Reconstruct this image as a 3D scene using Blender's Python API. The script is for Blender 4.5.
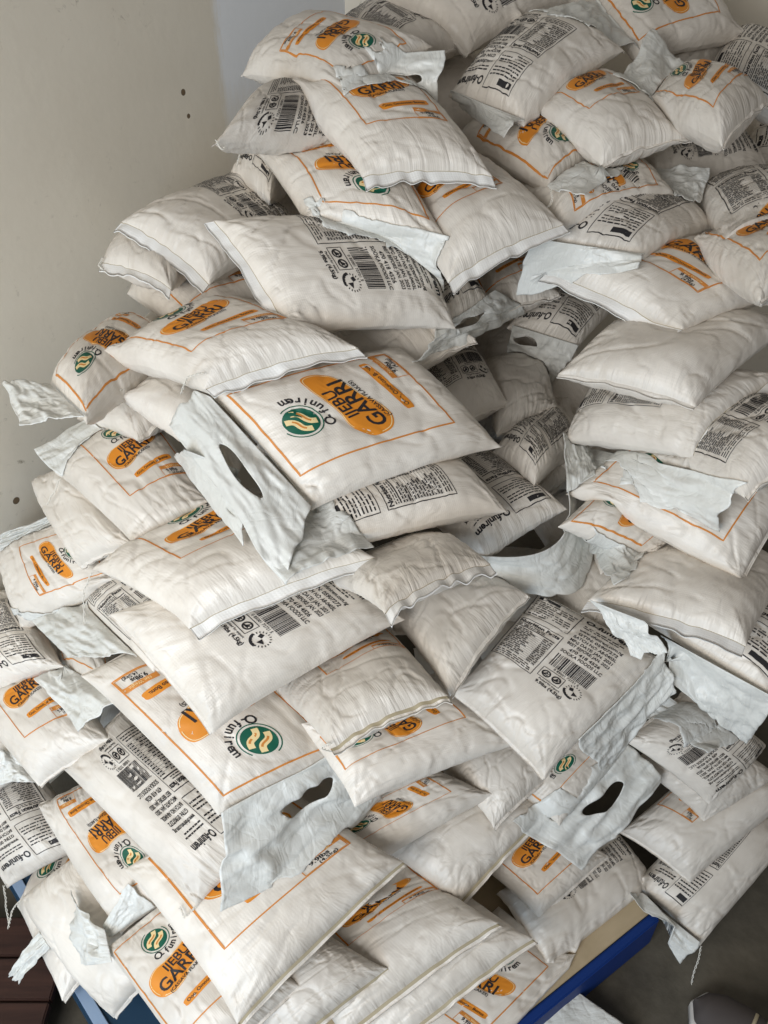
import bpy, bmesh, math, random
import numpy as np
from mathutils import Vector, Matrix
from mathutils.bvhtree import BVHTree
for o in list(bpy.data.objects): bpy.data.objects.remove(o)
scene = bpy.context.scene
COL = scene.collection
R_ = math.radians
# ------------------------------------------------------------------ camera
cam_d = bpy.data.cameras.new('camera'); cam = bpy.data.objects.new('camera', cam_d); COL.objects.link(cam)
cam.location = (0, 0, 1.89); cam.rotation_euler = (R_(90-38), 0, 0)
cam_d.sensor_fit = 'VERTICAL'; cam_d.sensor_height = 36.0; cam_d.lens = 820/1024*36.0
cam_d.clip_start = .02; cam_d.clip_end = 100
scene.camera = cam
# ------------------------------------------------------------------ world and light
w = bpy.data.worlds.new('room_light'); scene.world = w; w.use_nodes = True
bg = w.node_tree.nodes['Background']; bg.inputs[0].default_value = (1.0, .955, .895, 1); bg.inputs[1].default_value = .21
def area(name, loc, aim, size, power, col):
    d = bpy.data.lights.new(name, 'AREA'); d.shape = 'RECTANGLE'; d.size, d.size_y = size; d.energy = power; d.color = col
    o = bpy.data.objects.new(name, d); COL.objects.link(o); o.location = loc
    o.rotation_euler = (Vector(aim)-Vector(loc)).to_track_quat('-Z', 'Y').to_euler(); return o
area('door_daylight', (-1.1, -1.05, 1.95), (-.05, 1.2, .8), (1.2, 1.1), 50, (1.0, .982, .955))
area('low_daylight', (-1.3, -1.4, .9), (-.2, .8, .5), (1.5, 1.1), 33, (.56, .77, 1.0))
scene.view_settings.view_transform = 'Standard'; scene.view_settings.look = 'None'
scene.view_settings.gamma = 1; scene.view_settings.use_curve_mapping = False
scene.view_settings.exposure = -0.18

# ------------------------------------------------------------------ helpers
def srgb(r, g, b):
    f = lambda c: (c/255/12.92) if c/255 <= .04045 else ((c/255+.055)/1.055)**2.4
    return (f(r), f(g), f(b), 1)
def nmat(name, rough=.6, spec=.3):
    m = bpy.data.materials.new(name); m.use_nodes = True; nt = m.node_tree; b = nt.nodes['Principled BSDF']
    b.inputs['Roughness'].default_value = rough; b.inputs['Specular IOR Level'].default_value = spec
    return m, nt, b
def N(nt, t, **kw):
    n = nt.nodes.new(t)
    for k, v in kw.items():
        if k in n.inputs: n.inputs[k].default_value = v
        else: setattr(n, k, v)
    return n
def flat(name, col, rough=.6, spec=.3):
    m, nt, b = nmat(name, rough, spec); b.inputs['Base Color'].default_value = col; return m
def fabric(name, c1, c2, rough, crease=.5, weave=.15, trans=0., dirt=None, facet=0., edge_pleats=False):
    m, nt, b = nmat(name, rough, .5); L = nt.links
    tc = N(nt, 'ShaderNodeTexCoord'); oi = N(nt, 'ShaderNodeObjectInfo')
    add = N(nt, 'ShaderNodeVectorMath', operation='MULTIPLY_ADD'); add.inputs[1].default_value = (1, 1, 1)
    cx = N(nt, 'ShaderNodeCombineXYZ'); mul = N(nt, 'ShaderNodeMath', operation='MULTIPLY'); mul.inputs[1].default_value = 17.
    L.new(oi.outputs['Random'], mul.inputs[0]); L.new(mul.outputs[0], cx.inputs[0]); L.new(mul.outputs[0], cx.inputs[1])
    L.new(tc.outputs['Object'], add.inputs[0]); L.new(cx.outputs[0], add.inputs[2])
    n1 = N(nt, 'ShaderNodeTexNoise', Scale=9., Detail=4., Roughness=.6); L.new(add.outputs[0], n1.inputs['Vector'])
    cr = N(nt, 'ShaderNodeValToRGB'); cr.color_ramp.elements[0].position = .3; cr.color_ramp.elements[0].color = c2
    cr.color_ramp.elements[1].position = .6; cr.color_ramp.elements[1].color = c1
    L.new(n1.outputs[0], cr.inputs[0])
    # dust and thin smudges
    n3 = N(nt, 'ShaderNodeTexNoise', Scale=60., Detail=3., Roughness=.7, Distortion=1.5); L.new(add.outputs[0], n3.inputs['Vector'])
    r3 = N(nt, 'ShaderNodeValToRGB'); r3.color_ramp.elements[0].position = .63; r3.color_ramp.elements[1].position = .8
    L.new(n3.outputs[0], r3.inputs[0])
    mx = N(nt, 'ShaderNodeMix', data_type='RGBA'); mf = N(nt, 'ShaderNodeMath', operation='MULTIPLY'); mf.inputs[1].default_value = .35 if dirt else .12
    L.new(r3.outputs[0], mf.inputs[0]); L.new(mf.outputs[0], mx.inputs[0]); L.new(cr.outputs[0], mx.inputs[6]); mx.inputs[7].default_value = dirt or srgb(150, 138, 120)
    # each sack a little lighter or darker and warmer than its neighbour
    hv = N(nt, 'ShaderNodeHueSaturation'); mr = N(nt, 'ShaderNodeMapRange'); mr.inputs[3].default_value = .93; mr.inputs[4].default_value = 1.06
    L.new(oi.outputs['Random'], mr.inputs[0]); L.new(mr.outputs[0], hv.inputs['Value']); L.new(mx.outputs[2], hv.inputs['Color'])
    L.new(hv.outputs[0], b.inputs['Base Color'])
    # creases: ridged distorted noise, plus the weave of the tape cloth
    nr = N(nt, 'ShaderNodeTexNoise', Scale=22., Detail=5., Roughness=.62, Distortion=.6); nr.noise_type = 'RIDGED_MULTIFRACTAL' if hasattr(nr, 'noise_type') else None
    L.new(add.outputs[0], nr.inputs['Vector'])
    uvn = N(nt, 'ShaderNodeUVMap'); uvn.uv_map = 'weave'
    wv = N(nt, 'ShaderNodeTexWave', Scale=95., Distortion=.6); wv.bands_direction = 'X'; L.new(uvn.outputs[0], wv.inputs['Vector'])
    wv2 = N(nt, 'ShaderNodeTexWave', Scale=95., Distortion=.6); wv2.bands_direction = 'Y'; L.new(uvn.outputs[0], wv2.inputs['Vector'])
    ww = N(nt, 'ShaderNodeMath', operation='MULTIPLY'); L.new(wv.outputs['Fac'], ww.inputs[0]); L.new(wv2.outputs['Fac'], ww.inputs[1])
    # pleats running along the cloth
    mp = N(nt, 'ShaderNodeMapping'); mp.inputs['Scale'].default_value = (48, 13, 1); L.new(uvn.outputs[0], mp.inputs[0])
    mo = N(nt, 'ShaderNodeVectorMath', operation='ADD'); L.new(mp.outputs[0], mo.inputs[0]); L.new(cx.outputs[0], mo.inputs[1])
    pl = N(nt, 'ShaderNodeTexNoise', Scale=1., Detail=3., Roughness=.55, Distortion=.8); L.new(mo.outputs[0], pl.inputs['Vector'])
    plo = pl.outputs[0]
    if edge_pleats:    # the cloth gathers towards its seams
        sx = N(nt, 'ShaderNodeSeparateXYZ'); L.new(uvn.outputs[0], sx.inputs[0]); ms_ = []
        for ax, ln in (('X', .21), ('Y', .30)):
            q = N(nt, 'ShaderNodeMath', operation='MULTIPLY_ADD'); q.inputs[1].default_value = 2/ln; q.inputs[2].default_value = -1; L.new(sx.outputs[ax], q.inputs[0])
            ab = N(nt, 'ShaderNodeMath', operation='ABSOLUTE'); L.new(q.outputs[0], ab.inputs[0]); ms_.append(ab)
        mxx = N(nt, 'ShaderNodeMath', operation='MAXIMUM'); L.new(ms_[0].outputs[0], mxx.inputs[0]); L.new(ms_[1].outputs[0], mxx.inputs[1])
        pw = N(nt, 'ShaderNodeMath', operation='POWER'); pw.inputs[1].default_value = 2.2; L.new(mxx.outputs[0], pw.inputs[0])
        mr2 = N(nt, 'ShaderNodeMapRange'); mr2.inputs[3].default_value = .25; mr2.inputs[4].default_value = 1.5; L.new(pw.outputs[0], mr2.inputs[0])
        pm_ = N(nt, 'ShaderNodeMath', operation='MULTIPLY'); L.new(pl.outputs[0], pm_.inputs[0]); L.new(mr2.outputs[0], pm_.inputs[1]); plo = pm_.outputs[0]
    b1 = N(nt, 'ShaderNodeBump', Strength=min(1., crease), Distance=.0028); L.new(nr.outputs[0], b1.inputs['Height'])
    b2 = N(nt, 'ShaderNodeBump', Strength=crease*.55, Distance=.0045); L.new(plo, b2.inputs['Height']); L.new(b1.outputs[0], b2.inputs['Normal'])
    vo = N(nt, 'ShaderNodeTexVoronoi', Scale=34.); vo.feature = 'DISTANCE_TO_EDGE'; wd = N(nt, 'ShaderNodeTexNoise', Scale=14., Detail=2.)
    L.new(add.outputs[0], wd.inputs['Vector']); wm = N(nt, 'ShaderNodeVectorMath', operation='MULTIPLY_ADD'); wm.inputs[1].default_value = (.09, .09, .09)
    L.new(wd.outputs['Color'], wm.inputs[0]); L.new(add.outputs[0], wm.inputs[2]); L.new(wm.outputs[0], vo.inputs['Vector'])
    vr = N(nt, 'ShaderNodeMapRange'); vr.inputs[1].default_value = 0.; vr.inputs[2].default_value = .22; L.new(vo.outputs['Distance'], vr.inputs[0])
    b4 = N(nt, 'ShaderNodeBump', Strength=facet, Distance=.0035); L.new(vr.outputs[0], b4.inputs['Height']); L.new(b2.outputs[0], b4.inputs['Normal'])
    b3 = N(nt, 'ShaderNodeBump', Strength=weave, Distance=.0008); L.new(ww.outputs[0], b3.inputs['Height']); L.new(b4.outputs[0], b3.inputs['Normal'])
    L.new(b3.outputs[0], b.inputs['Normal'])
    if trans:
        tr = N(nt, 'ShaderNodeBsdfTranslucent'); L.new(hv.outputs[0], tr.inputs['Color']); L.new(b3.outputs[0], tr.inputs['Normal'])
        ms = N(nt, 'ShaderNodeMixShader'); ms.inputs[0].default_value = trans
        out = nt.nodes['Material Output']; L.new(b.outputs[0], ms.inputs[1]); L.new(tr.outputs[0], ms.inputs[2]); L.new(ms.outputs[0], out.inputs[0])
    return m
M = {}
M['sack'] = fabric('woven_sack_cloth', srgb(228, 221, 211), srgb(210, 202, 191), .40, 1.3, .14, edge_pleats=True)
M['flap'] = fabric('thin_white_plastic', srgb(240, 240, 235), srgb(225, 225, 219), .34, 1.1, .05, trans=.15, facet=.18)
M['hem'] = fabric('hem_cloth', srgb(232, 230, 226), srgb(214, 210, 204), .5, .5, .2)
M['stitch'] = flat('hem_stitching', srgb(176, 164, 138), .8)
M['thread'] = flat('white_thread', srgb(226, 222, 212), .8)
M['orange'] = flat('orange_ink', srgb(222, 140, 44), .5)
M['line'] = flat('orange_line_ink', srgb(210, 136, 62), .5)
M['cream'] = flat('cream_ink', srgb(238, 214, 160), .5)
M['green'] = flat('green_ink', srgb(22, 92, 72), .5)
M['black'] = flat('black_ink', srgb(44, 42, 44), .55)
M['blue'] = flat('blue_paint', srgb(16, 52, 120), .55)
M['navy'] = flat('dark_blue_plastic', srgb(34, 62, 86), .6)

def link_mesh(name, V, F, mats, parent=None, smooth=True, mi=None, uv=None):
    me = bpy.data.meshes.new(name); me.from_pydata([tuple(v) for v in V], [], F)
    for m in mats: me.materials.append(m)
    if mi is not None: me.polygons.foreach_set('material_index', mi)
    if smooth: me.polygons.foreach_set('use_smooth', [True]*len(me.polygons))
    if uv is not None:
        l = me.uv_layers.new(name='weave'); idx = np.empty(len(me.loops), int); me.loops.foreach_get('vertex_index', idx)
        l.data.foreach_set('uv', np.asarray(uv)[idx].ravel())
    me.update()
    o = bpy.data.objects.new(name, me); COL.objects.link(o)
    if parent: o.parent = parent
    return o
def struct(o): o['kind'] = 'structure'; return o
def box_mesh(name, lo, hi, mat, parent=None, bev=0., mtx=None):
    bm = bmesh.new(); bmesh.ops.create_cube(bm, size=1)
    lo, hi = Vector(lo), Vector(hi)
    for v in bm.verts: v.co = Vector(((v.co.x+.5)*(hi.x-lo.x)+lo.x, (v.co.y+.5)*(hi.y-lo.y)+lo.y, (v.co.z+.5)*(hi.z-lo.z)+lo.z))
    if bev: bmesh.ops.bevel(bm, geom=bm.edges[:], offset=bev, segments=2, affect='EDGES')
    if mtx: bmesh.ops.transform(bm, matrix=mtx, verts=bm.verts)
    me = bpy.data.meshes.new(name); bm.to_mesh(me); bm.free(); me.materials.append(mat)
    o = bpy.data.objects.new(name, me); COL.objects.link(o); o.parent = parent
    return o
def empty(name, loc, label=None, cat=None, group=None):
    o = bpy.data.objects.new(name, None); COL.objects.link(o); o.location = loc; o.empty_display_size = .05
    if label: o['label'] = label; o['category'] = cat
    if group: o['group'] = group
    return o

# ------------------------------------------------------------------ the setting
def concrete():
    m, nt, b = nmat('stained_concrete', .7, .3); L = nt.links; tc = N(nt, 'ShaderNodeTexCoord')
    n = N(nt, 'ShaderNodeTexNoise', Scale=5., Detail=9., Roughness=.65); L.new(tc.outputs['Object'], n.inputs[0])
    c = N(nt, 'ShaderNodeValToRGB'); c.color_ramp.elements[0].color = srgb(66, 62, 54); c.color_ramp.elements[1].color = srgb(116, 110, 98)
    c.color_ramp.elements[0].position = .3; c.color_ramp.elements[1].position = .75
    L.new(n.outputs[0], c.inputs[0]); L.new(c.outputs[0], b.inputs['Base Color'])
    bp = N(nt, 'ShaderNodeBump', Strength=.3, Distance=.004); n2 = N(nt, 'ShaderNodeTexNoise', Scale=60., Detail=4.); L.new(tc.outputs['Object'], n2.inputs[0])
    L.new(n2.outputs[0], bp.inputs['Height']); L.new(bp.outputs[0], b.inputs['Normal']); return m
def plaster(name, painted):
    # object x runs along the wall away from the corner, z is up
    m, nt, b = nmat(name, .62, .3); L = nt.links; tc = N(nt, 'ShaderNodeTexCoord')
    n = N(nt, 'ShaderNodeTexNoise', Scale=2.2, Detail=6., Roughness=.6); L.new(tc.outputs['Object'], n.inputs[0])
    c = N(nt, 'ShaderNodeValToRGB'); c.color_ramp.elements[0].position = .35; c.color_ramp.elements[1].position = .7
    c.color_ramp.elements[0].color = srgb(228, 220, 204); c.color_ramp.elements[1].color = srgb(236, 229, 214); L.new(n.outputs[0], c.inputs[0])
    # scuffs and dark specks
    n2 = N(nt, 'ShaderNodeTexNoise', Scale=26., Detail=5., Roughness=.7, Distortion=.4); L.new(tc.outputs['Object'], n2.inputs[0])
    r2 = N(nt, 'ShaderNodeValToRGB'); r2.color_ramp.elements[0].position = .60; r2.color_ramp.elements[1].position = .70; L.new(n2.outputs[0], r2.inputs[0])
    n4 = N(nt, 'ShaderNodeTexNoise', Scale=3., Detail=2.); L.new(tc.outputs['Object'], n4.inputs[0])
    r4 = N(nt, 'ShaderNodeValToRGB'); r4.color_ramp.elements[0].position = .45; r4.color_ramp.elements[1].position = .65; L.new(n4.outputs[0], r4.inputs[0])
    mm = N(nt, 'ShaderNodeMath', operation='MULTIPLY'); L.new(r2.outputs[0], mm.inputs[0]); L.new(r4.outputs[0], mm.inputs[1])
    m2 = N(nt, 'ShaderNodeMath', operation='MULTIPLY'); L.new(mm.outputs[0], m2.inputs[0]); m2.inputs[1].default_value = .7
    mx = N(nt, 'ShaderNodeMix', data_type='RGBA'); L.new(m2.outputs[0], mx.inputs[0]); L.new(c.outputs[0], mx.inputs[6]); mx.inputs[7].default_value = srgb(120, 108, 88)
    vo = N(nt, 'ShaderNodeTexVoronoi', Scale=5.5); L.new(tc.outputs['Object'], vo.inputs['Vector'])
    rv = N(nt, 'ShaderNodeMath', operation='LESS_THAN'); rv.inputs[1].default_value = .045; L.new(vo.outputs['Distance'], rv.inputs[0])
    my = N(nt, 'ShaderNodeMix', data_type='RGBA'); L.new(rv.outputs[0], my.inputs[0]); L.new(mx.outputs[2], my.inputs[6]); my.inputs[7].default_value = srgb(112, 96, 76)
    last = my.outputs[2]
    if painted:   # a rolled strip of fresh white paint beside the corner with a ragged edge
        sp = N(nt, 'ShaderNodeSeparateXYZ'); L.new(tc.outputs['Object'], sp.inputs[0])
        mp = N(nt, 'ShaderNodeMapping'); mp.inputs['Scale'].default_value = (60, 1, 14); L.new(tc.outputs['Object'], mp.inputs[0])
        e = N(nt, 'ShaderNodeTexNoise', Scale=1., Detail=4., Roughness=.7); L.new(mp.outputs[0], e.inputs[0])
        def stepm(sock, edge, width, namp, inv):
            s = N(nt, 'ShaderNodeMath', operation='MULTIPLY_ADD'); L.new(e.outputs[0], s.inputs[0]); s.inputs[1].default_value = namp; L.new(sock, s.inputs[2])
            r = N(nt, 'ShaderNodeMapRange'); L.new(s.outputs[0], r.inputs[0]); r.inputs[1].default_value = edge+namp*.5-width; r.inputs[2].default_value = edge+namp*.5+width
            if inv: r.inputs[3].default_value = 1; r.inputs[4].default_value = 0
            return r.outputs[0]
        a = stepm(sp.outputs['X'], PAINT_W, .012, .05, True); z = stepm(sp.outputs['Z'], 1.42, .10, .12, False)
        pm = N(nt, 'ShaderNodeMath', operation='MULTIPLY'); L.new(a, pm.inputs[0]); L.new(z, pm.inputs[1])
        pf = N(nt, 'ShaderNodeMath', operation='MULTIPLY'); L.new(pm.outputs[0], pf.inputs[0]); pf.inputs[1].default_value = .92
        mp2 = N(nt, 'ShaderNodeMix', data_type='RGBA'); L.new(pf.outputs[0], mp2.inputs[0]); L.new(last, mp2.inputs[6]); mp2.inputs[7].default_value = srgb(246, 250, 255)
        last = mp2.outputs[2]
    L.new(last, b.inputs['Base Color'])
    n5 = N(nt, 'ShaderNodeTexNoise', Scale=30., Detail=4.); L.new(tc.outputs['Object'], n5.inputs[0])
    bp = N(nt, 'ShaderNodeBump', Strength=.18, Distance=.004); L.new(n5.outputs[0], bp.inputs['Height']); L.new(bp.outputs[0], b.inputs['Normal'])
    return m
PAINT_W = .475
CORNER = (-.10, 2.44); WD = Vector((-.55, -.835, 0)).normalized()
struct(box_mesh('floor', (-2.2, -1.6, -.1), (2.6, 2.9, 0), concrete()))
wl = struct(box_mesh('wall_left', (-.1, 0, 0), (3.2, .12, 2.7), plaster('left_wall_plaster', True)))
wl.location = (CORNER[0], CORNER[1], 0); wl.rotation_euler = (0, 0, math.atan2(WD.y, WD.x))
# the wall body must lie behind its face (outside the room)
for v in wl.data.vertices: v.co.y = -v.co.y
wl.data.flip_normals()
wb = struct(box_mesh('wall_back', (0, 0, 0), (2.6, .12, 2.7), plaster('back_wall_plaster', False)))
wb.location = (CORNER[0], CORNER[1], 0)

# blue pallet under the heap, a second dark blue one at the left
PA = Vector((.592, .848, 0)); PX = Vector((-.83, -.557, 0)).normalized(); PY = Vector((.557, -.83, 0)).normalized()*-1
P2A = Vector((-.57, .64, 0)); P2X = Vector((-.13, .14, 0)).normalized(); P2Y = Vector((.14, .13, 0)).normalized()
DECKS = [((PA.x, PA.y), (PX.x, PX.y), (PY.x, PY.y), (0, .74), (0, .84), .123), ((P2A.x, P2A.y), (P2X.x, P2X.y), (P2Y.x, P2Y.y), (-.15, .45), (0, .26), .123)]
# ------------------------------------------------------------------ sacks: where each one lies (corners in metres: flap end left, flap end right, hem right, hem left)
SACKS = [
  {'f': 'F', 'c': [[0.2476, 0.8629, 0.1512], [0.4019, 0.761, 0.1044], [0.1519, 0.5444, 0.089], [-0.0563, 0.6596, 0.1469]], 'n': [0.14, -0.23, 0.963], 'label': 'white sack at the heap foot with an orange oval, beside the blue pallet edge', 'p': [-0.0041, 0.0326, 0.1184, 0.0192], 'thread': [[0.3952, 0.7548, 0.1143], [0.4043, 0.7448, 0.0962], [0.3981, 0.7258, 0.0719]]},
  {'f': 'B', 'c': [[0.5178, 1.0769, 0.1477], [0.616, 0.9297, 0.1072], [0.3315, 0.7406, 0.1295], [0.249, 0.8874, 0.1671]], 'n': [0.176, -0.15, 0.973], 'label': 'sack on the beige board by the blue pallet corner, small barcode and round icon showing', 'p': [-0.0098, 0.0224, -0.0066, 0.0236]},
  {'f': 'N', 'hem': 'tan', 'c': [[-0.1414, 0.7031, 0.1745], [0.1303, 0.8727, 0.253], [0.2835, 0.7329, 0.2935], [-0.0215, 0.5522, 0.2054]], 'n': [-0.269, -0.016, 0.963], 'label': 'bluish white plain sack squeezed under the wide tan-seamed sack at the bottom centre'},
  {'f': 'F', 'c': [[0.1642, 0.9464, 0.2241], [0.3164, 1.0592, 0.2564], [0.4867, 0.9368, 0.2207], [0.3221, 0.8182, 0.1867]], 'n': [0.002, -0.278, 0.96], 'label': 'narrow slice of sack with orange line, left of the barcode sack on the pallet corner', 'p': [0.04, 0.0341, 0.01, 0.0242]},
  {'f': 'F', 'hem': 'tan', 'c': [[-0.2012, 0.7165, 0.2303], [0.0531, 0.8798, 0.2952], [0.2143, 0.7425, 0.3366], [-0.0781, 0.574, 0.262]], 'n': [-0.248, 0.001, 0.969], 'label': 'bottom centre white sack with a tan seam and small orange net weight label', 'p': [0.2534, 0.0287, 0.0085, 0.0133]},
  {'f': 'N', 'hem': 'tan', 'c': [[0.002, 0.883, 0.3281], [0.2266, 1.0482, 0.3848], [0.3402, 0.9564, 0.3684], [0.1374, 0.7801, 0.3103]], 'n': [-0.061, -0.248, 0.967], 'label': 'plain bluish white sack whose tan seam slants above the bottom centre weight label'},
  {'f': 'N', 'hem': 'tan', 'c': [[-0.2874, 0.6249, 0.2824], [-0.1104, 0.728, 0.3281], [0.0073, 0.66, 0.3291], [-0.1718, 0.5486, 0.2812]], 'n': [-0.128, -0.21, 0.969], 'label': 'small plain sack end with a tan seam poking out under the big bottom left sack'},
  {'f': 'F', 'c': [[-0.781, 0.8555, 0.166], [-0.7071, 1.0282, 0.2064], [-0.4631, 0.8421, 0.2141], [-0.6304, 0.6727, 0.1595]], 'n': [-0.154, -0.162, 0.975], 'label': 'lowest sack at bottom left, orange oval partly hidden, above the brown boards', 'p': [0.1118, 0.0341, -0.0074, 0.0212]},
  {'f': 'N', 'c': [[-0.7493, 0.8363, 0.2337], [-0.6121, 0.882, 0.3373], [-0.3973, 0.6876, 0.2972], [-0.5142, 0.6256, 0.1915]], 'n': [-0.37, -0.562, 0.74], 'label': 'bottom left plain sack whose pale bluish ribbon flap sticks out over the brown boards', 'flap': [[-0.6314, 0.7564, 0.2463], [-0.673, 0.778, 0.2417], [-0.7476, 0.7257, 0.1423], [-0.7187, 0.7084, 0.1524]], 'thread': [[-0.7396, 0.8276, 0.2429], [-0.7575, 0.8143, 0.2202], [-0.7656, 0.7918, 0.1913]]},
  {'f': 'F', 'c': [[-0.5104, 0.686, 0.3491], [-0.3663, 0.7923, 0.3892], [-0.1464, 0.6187, 0.3604], [-0.3037, 0.4841, 0.3117]], 'n': [-0.078, -0.258, 0.963], 'label': 'bottom left sack with large orange oval and a gathered white bow of plastic', 'p': [-0.0271, 0.036, 0.0364, 0.0215], 'flap': [[-0.485, 0.6582, 0.3574], [-0.5087, 0.709, 0.3688], [-0.5992, 0.7854, 0.3538], [-0.568, 0.6862, 0.2799]]},
  {'f': 'B', 'c': [[-0.6093, 0.9144, 0.2997], [-0.7742, 0.8471, 0.2536], [-0.9764, 1.0447, 0.298], [-0.8059, 1.1354, 0.3534]], 'n': [-0.124, -0.337, 0.933], 'label': 'sack cut by the left edge showing black outlined text boxes, over the brown boards', 'p': [0.04, 0.0341, 0.01, 0.0242], 'thread': [[-0.7772, 0.8496, 0.2606], [-0.7711, 0.8245, 0.2285], [-0.7629, 0.7994, 0.1963]]},
  {'f': 'F', 'c': [[-0.3334, 0.7815, 0.4097], [-0.4937, 0.716, 0.3343], [-0.7119, 0.9501, 0.3893], [-0.5568, 0.9903, 0.451]], 'n': [-0.237, -0.426, 0.873], 'label': 'long lower left sack with orange side line and half a disc, under the barcode sack', 'p': [-0.0213, 0.0282, 0.1065, 0.0245], 'flap': [[-0.4238, 0.748, 0.3828], [-0.5049, 0.7075, 0.341], [-0.5192, 0.7242, 0.3558], [-0.4671, 0.7623, 0.4354]], 'thread': [[-0.5015, 0.7112, 0.3447], [-0.503, 0.6788, 0.3576], [-0.5272, 0.677, 0.3014]]},
  {'f': 'F', 'c': [[0.5179, 1.0631, 0.4238], [0.3561, 0.9177, 0.3692], [0.1986, 1.0294, 0.394], [0.3884, 1.1705, 0.449]], 'n': [-0.058, -0.294, 0.954], 'label': 'lower right of centre sack with green emblem and big translucent flap with a hole', 'p': [0.1666, 0.0322, 0.1813, 0.021], 'flap': [[0.5117, 1.0765, 0.44], [0.2545, 0.9198, 0.3767], [0.4142, 0.8837, 0.2487], [0.5927, 1.0333, 0.3523]], 'hole': (0.45, 0.5)},
  {'f': 'N', 'c': [[0.1255, 1.0028, 0.4327], [0.238, 1.1081, 0.4528], [0.3449, 0.992, 0.4416], [0.2149, 0.8847, 0.4204]], 'n': [-0.047, -0.139, 0.989], 'label': 'small plain sack end wedged below the corner of the large sack with nutrition table'},
  {'f': 'F', 'c': [[-0.0634, 0.7828, 0.4071], [-0.1459, 0.918, 0.44], [0.0729, 0.9972, 0.4681], [0.2168, 0.9302, 0.4553]], 'n': [-0.032, -0.254, 0.967], 'label': 'bluish white sack with an orange disc half hidden by the big torn handle flap', 'p': [0.2208, 0.0159, -0.0147, 0.0248]},
  {'f': 'F', 'hem': 'tan', 'c': [[-0.4724, 0.7699, 0.4739], [-0.2085, 0.9264, 0.5277], [0.036, 0.779, 0.4849], [-0.242, 0.5411, 0.405]], 'n': [-0.015, -0.302, 0.953], 'label': 'largest sack at the bottom, orange frame corner and long tan seam down its right side', 'p': [0.0568, 0.0352, -0.0075, 0.0213]},
  {'f': 'B', 'c': [[-0.1913, 0.7849, 0.5575], [-0.3199, 0.6883, 0.4927], [-0.6085, 0.9176, 0.563], [-0.4985, 1.015, 0.6256]], 'n': [-0.126, -0.432, 0.893], 'label': 'long lower left sack with barcode, round icon and rows of black company text', 'p': [-0.0132, 0.0241, 0.083, 0.0244], 'thread': [[-0.3199, 0.6847, 0.4999], [-0.3402, 0.6739, 0.4872], [-0.3527, 0.691, 0.4941]]},
  {'f': 'F', 'c': [[-0.8128, 1.1228, 0.5078], [-0.6899, 0.9778, 0.4858], [-0.8731, 0.9758, 0.3302], [-1.0223, 1.132, 0.3398]], 'n': [-0.536, -0.552, 0.639], 'label': 'small piece of sack at the left edge with a white flap, below the orange oval', 'p': [0.04, 0.0341, 0.01, 0.0242], 'flap': [[-0.6893, 0.9479, 0.4728], [-0.7361, 1.0042, 0.4818], [-0.7799, 0.989, 0.5194], [-0.7717, 0.9484, 0.4617]]},
  {'f': 'F', 'c': [[-0.86, 1.0886, 0.5498], [-0.7035, 1.1838, 0.6412], [-0.5047, 0.9387, 0.6197], [-0.6496, 0.8899, 0.5499]], 'n': [-0.316, -0.334, 0.888], 'label': 'sack at the left edge with an orange oval and a braided thread hanging over it', 'p': [0.2635, 0.0283, -0.0099, 0.0225], 'thread': [[-0.6529, 1.0305, 0.6511], [-0.6453, 1.0045, 0.6178], [-0.6318, 0.9808, 0.5875]]},
  {'f': 'F', 'c': [[-0.4692, 0.9426, 0.7295], [-0.6414, 1.0926, 0.652], [-0.7353, 1.2694, 0.5825], [-0.5667, 1.2443, 0.6236]], 'n': [-0.19, 0.27, 0.944], 'label': 'small sack end at left with short orange line and bright bluish triangular flap', 'p': [0.04, 0.0341, 0.01, 0.0242], 'flap': [[-0.4721, 0.9277, 0.7398], [-0.607, 1.0879, 0.6661], [-0.6605, 1.0421, 0.6664], [-0.5478, 0.9253, 0.6584]]},
  {'f': 'F', 'c': [[-0.0388, 0.883, 0.6722], [-0.2762, 0.7649, 0.6526], [-0.5326, 0.9562, 0.7805], [-0.3318, 1.0859, 0.811]], 'n': [0.135, -0.42, 0.898], 'label': 'sack with upside down green emblem and big crumpled flap with a heart shaped hole', 'p': [0.0435, 0.0349, 0.0133, 0.025], 'flap': [[-0.0595, 0.8833, 0.689], [-0.2678, 0.7628, 0.6647], [-0.2722, 0.672, 0.5119], [0.0057, 0.8879, 0.5042]], 'hole': (0.42, 0.35)},
  {'f': 'F', 'c': [[-0.0474, 0.762, 0.6864], [-0.1461, 0.8958, 0.7201], [0.0947, 1.0195, 0.7212], [0.2391, 0.8872, 0.6836]], 'n': [0.089, -0.181, 0.979], 'label': 'bluish white middle sack with orange disc at left and frame corner at right', 'p': [0.2678, 0.0199, -0.0131, 0.024]},
  {'f': 'B', 'c': [[0.6881, 0.82, 0.0576], [0.5519, 0.9282, 0.1143], [0.7958, 1.1251, 0.1753], [0.9697, 1.0499, 0.1291]], 'n': [0.079, -0.383, 0.92], 'label': 'lower right sack on the dark floor with black outlined text box and grey flap', 'p': [0.4366, 0.0213, 0.014, 0.0259], 'flap': [[0.6805, 0.8214, 0.0731], [0.5389, 0.9199, 0.1259], [0.5316, 0.8796, 0.161], [0.6468, 0.8039, 0.0182]], 'thread': [[0.6857, 0.8172, 0.0638], [0.6728, 0.788, 0.0265], [0.6599, 0.7588, -0.0109]]},
  {'f': 'F', 'c': [[0.808, 1.1985, 0.268], [0.9597, 1.0829, 0.2398], [0.6697, 0.9096, 0.1584], [0.5327, 1.0167, 0.1848]], 'n': [-0.071, -0.324, 0.943], 'label': 'dim sack near the right edge with orange frame corner, just above the floor sack', 'p': [-0.0047, 0.0199, -0.0075, 0.0213]},
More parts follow.
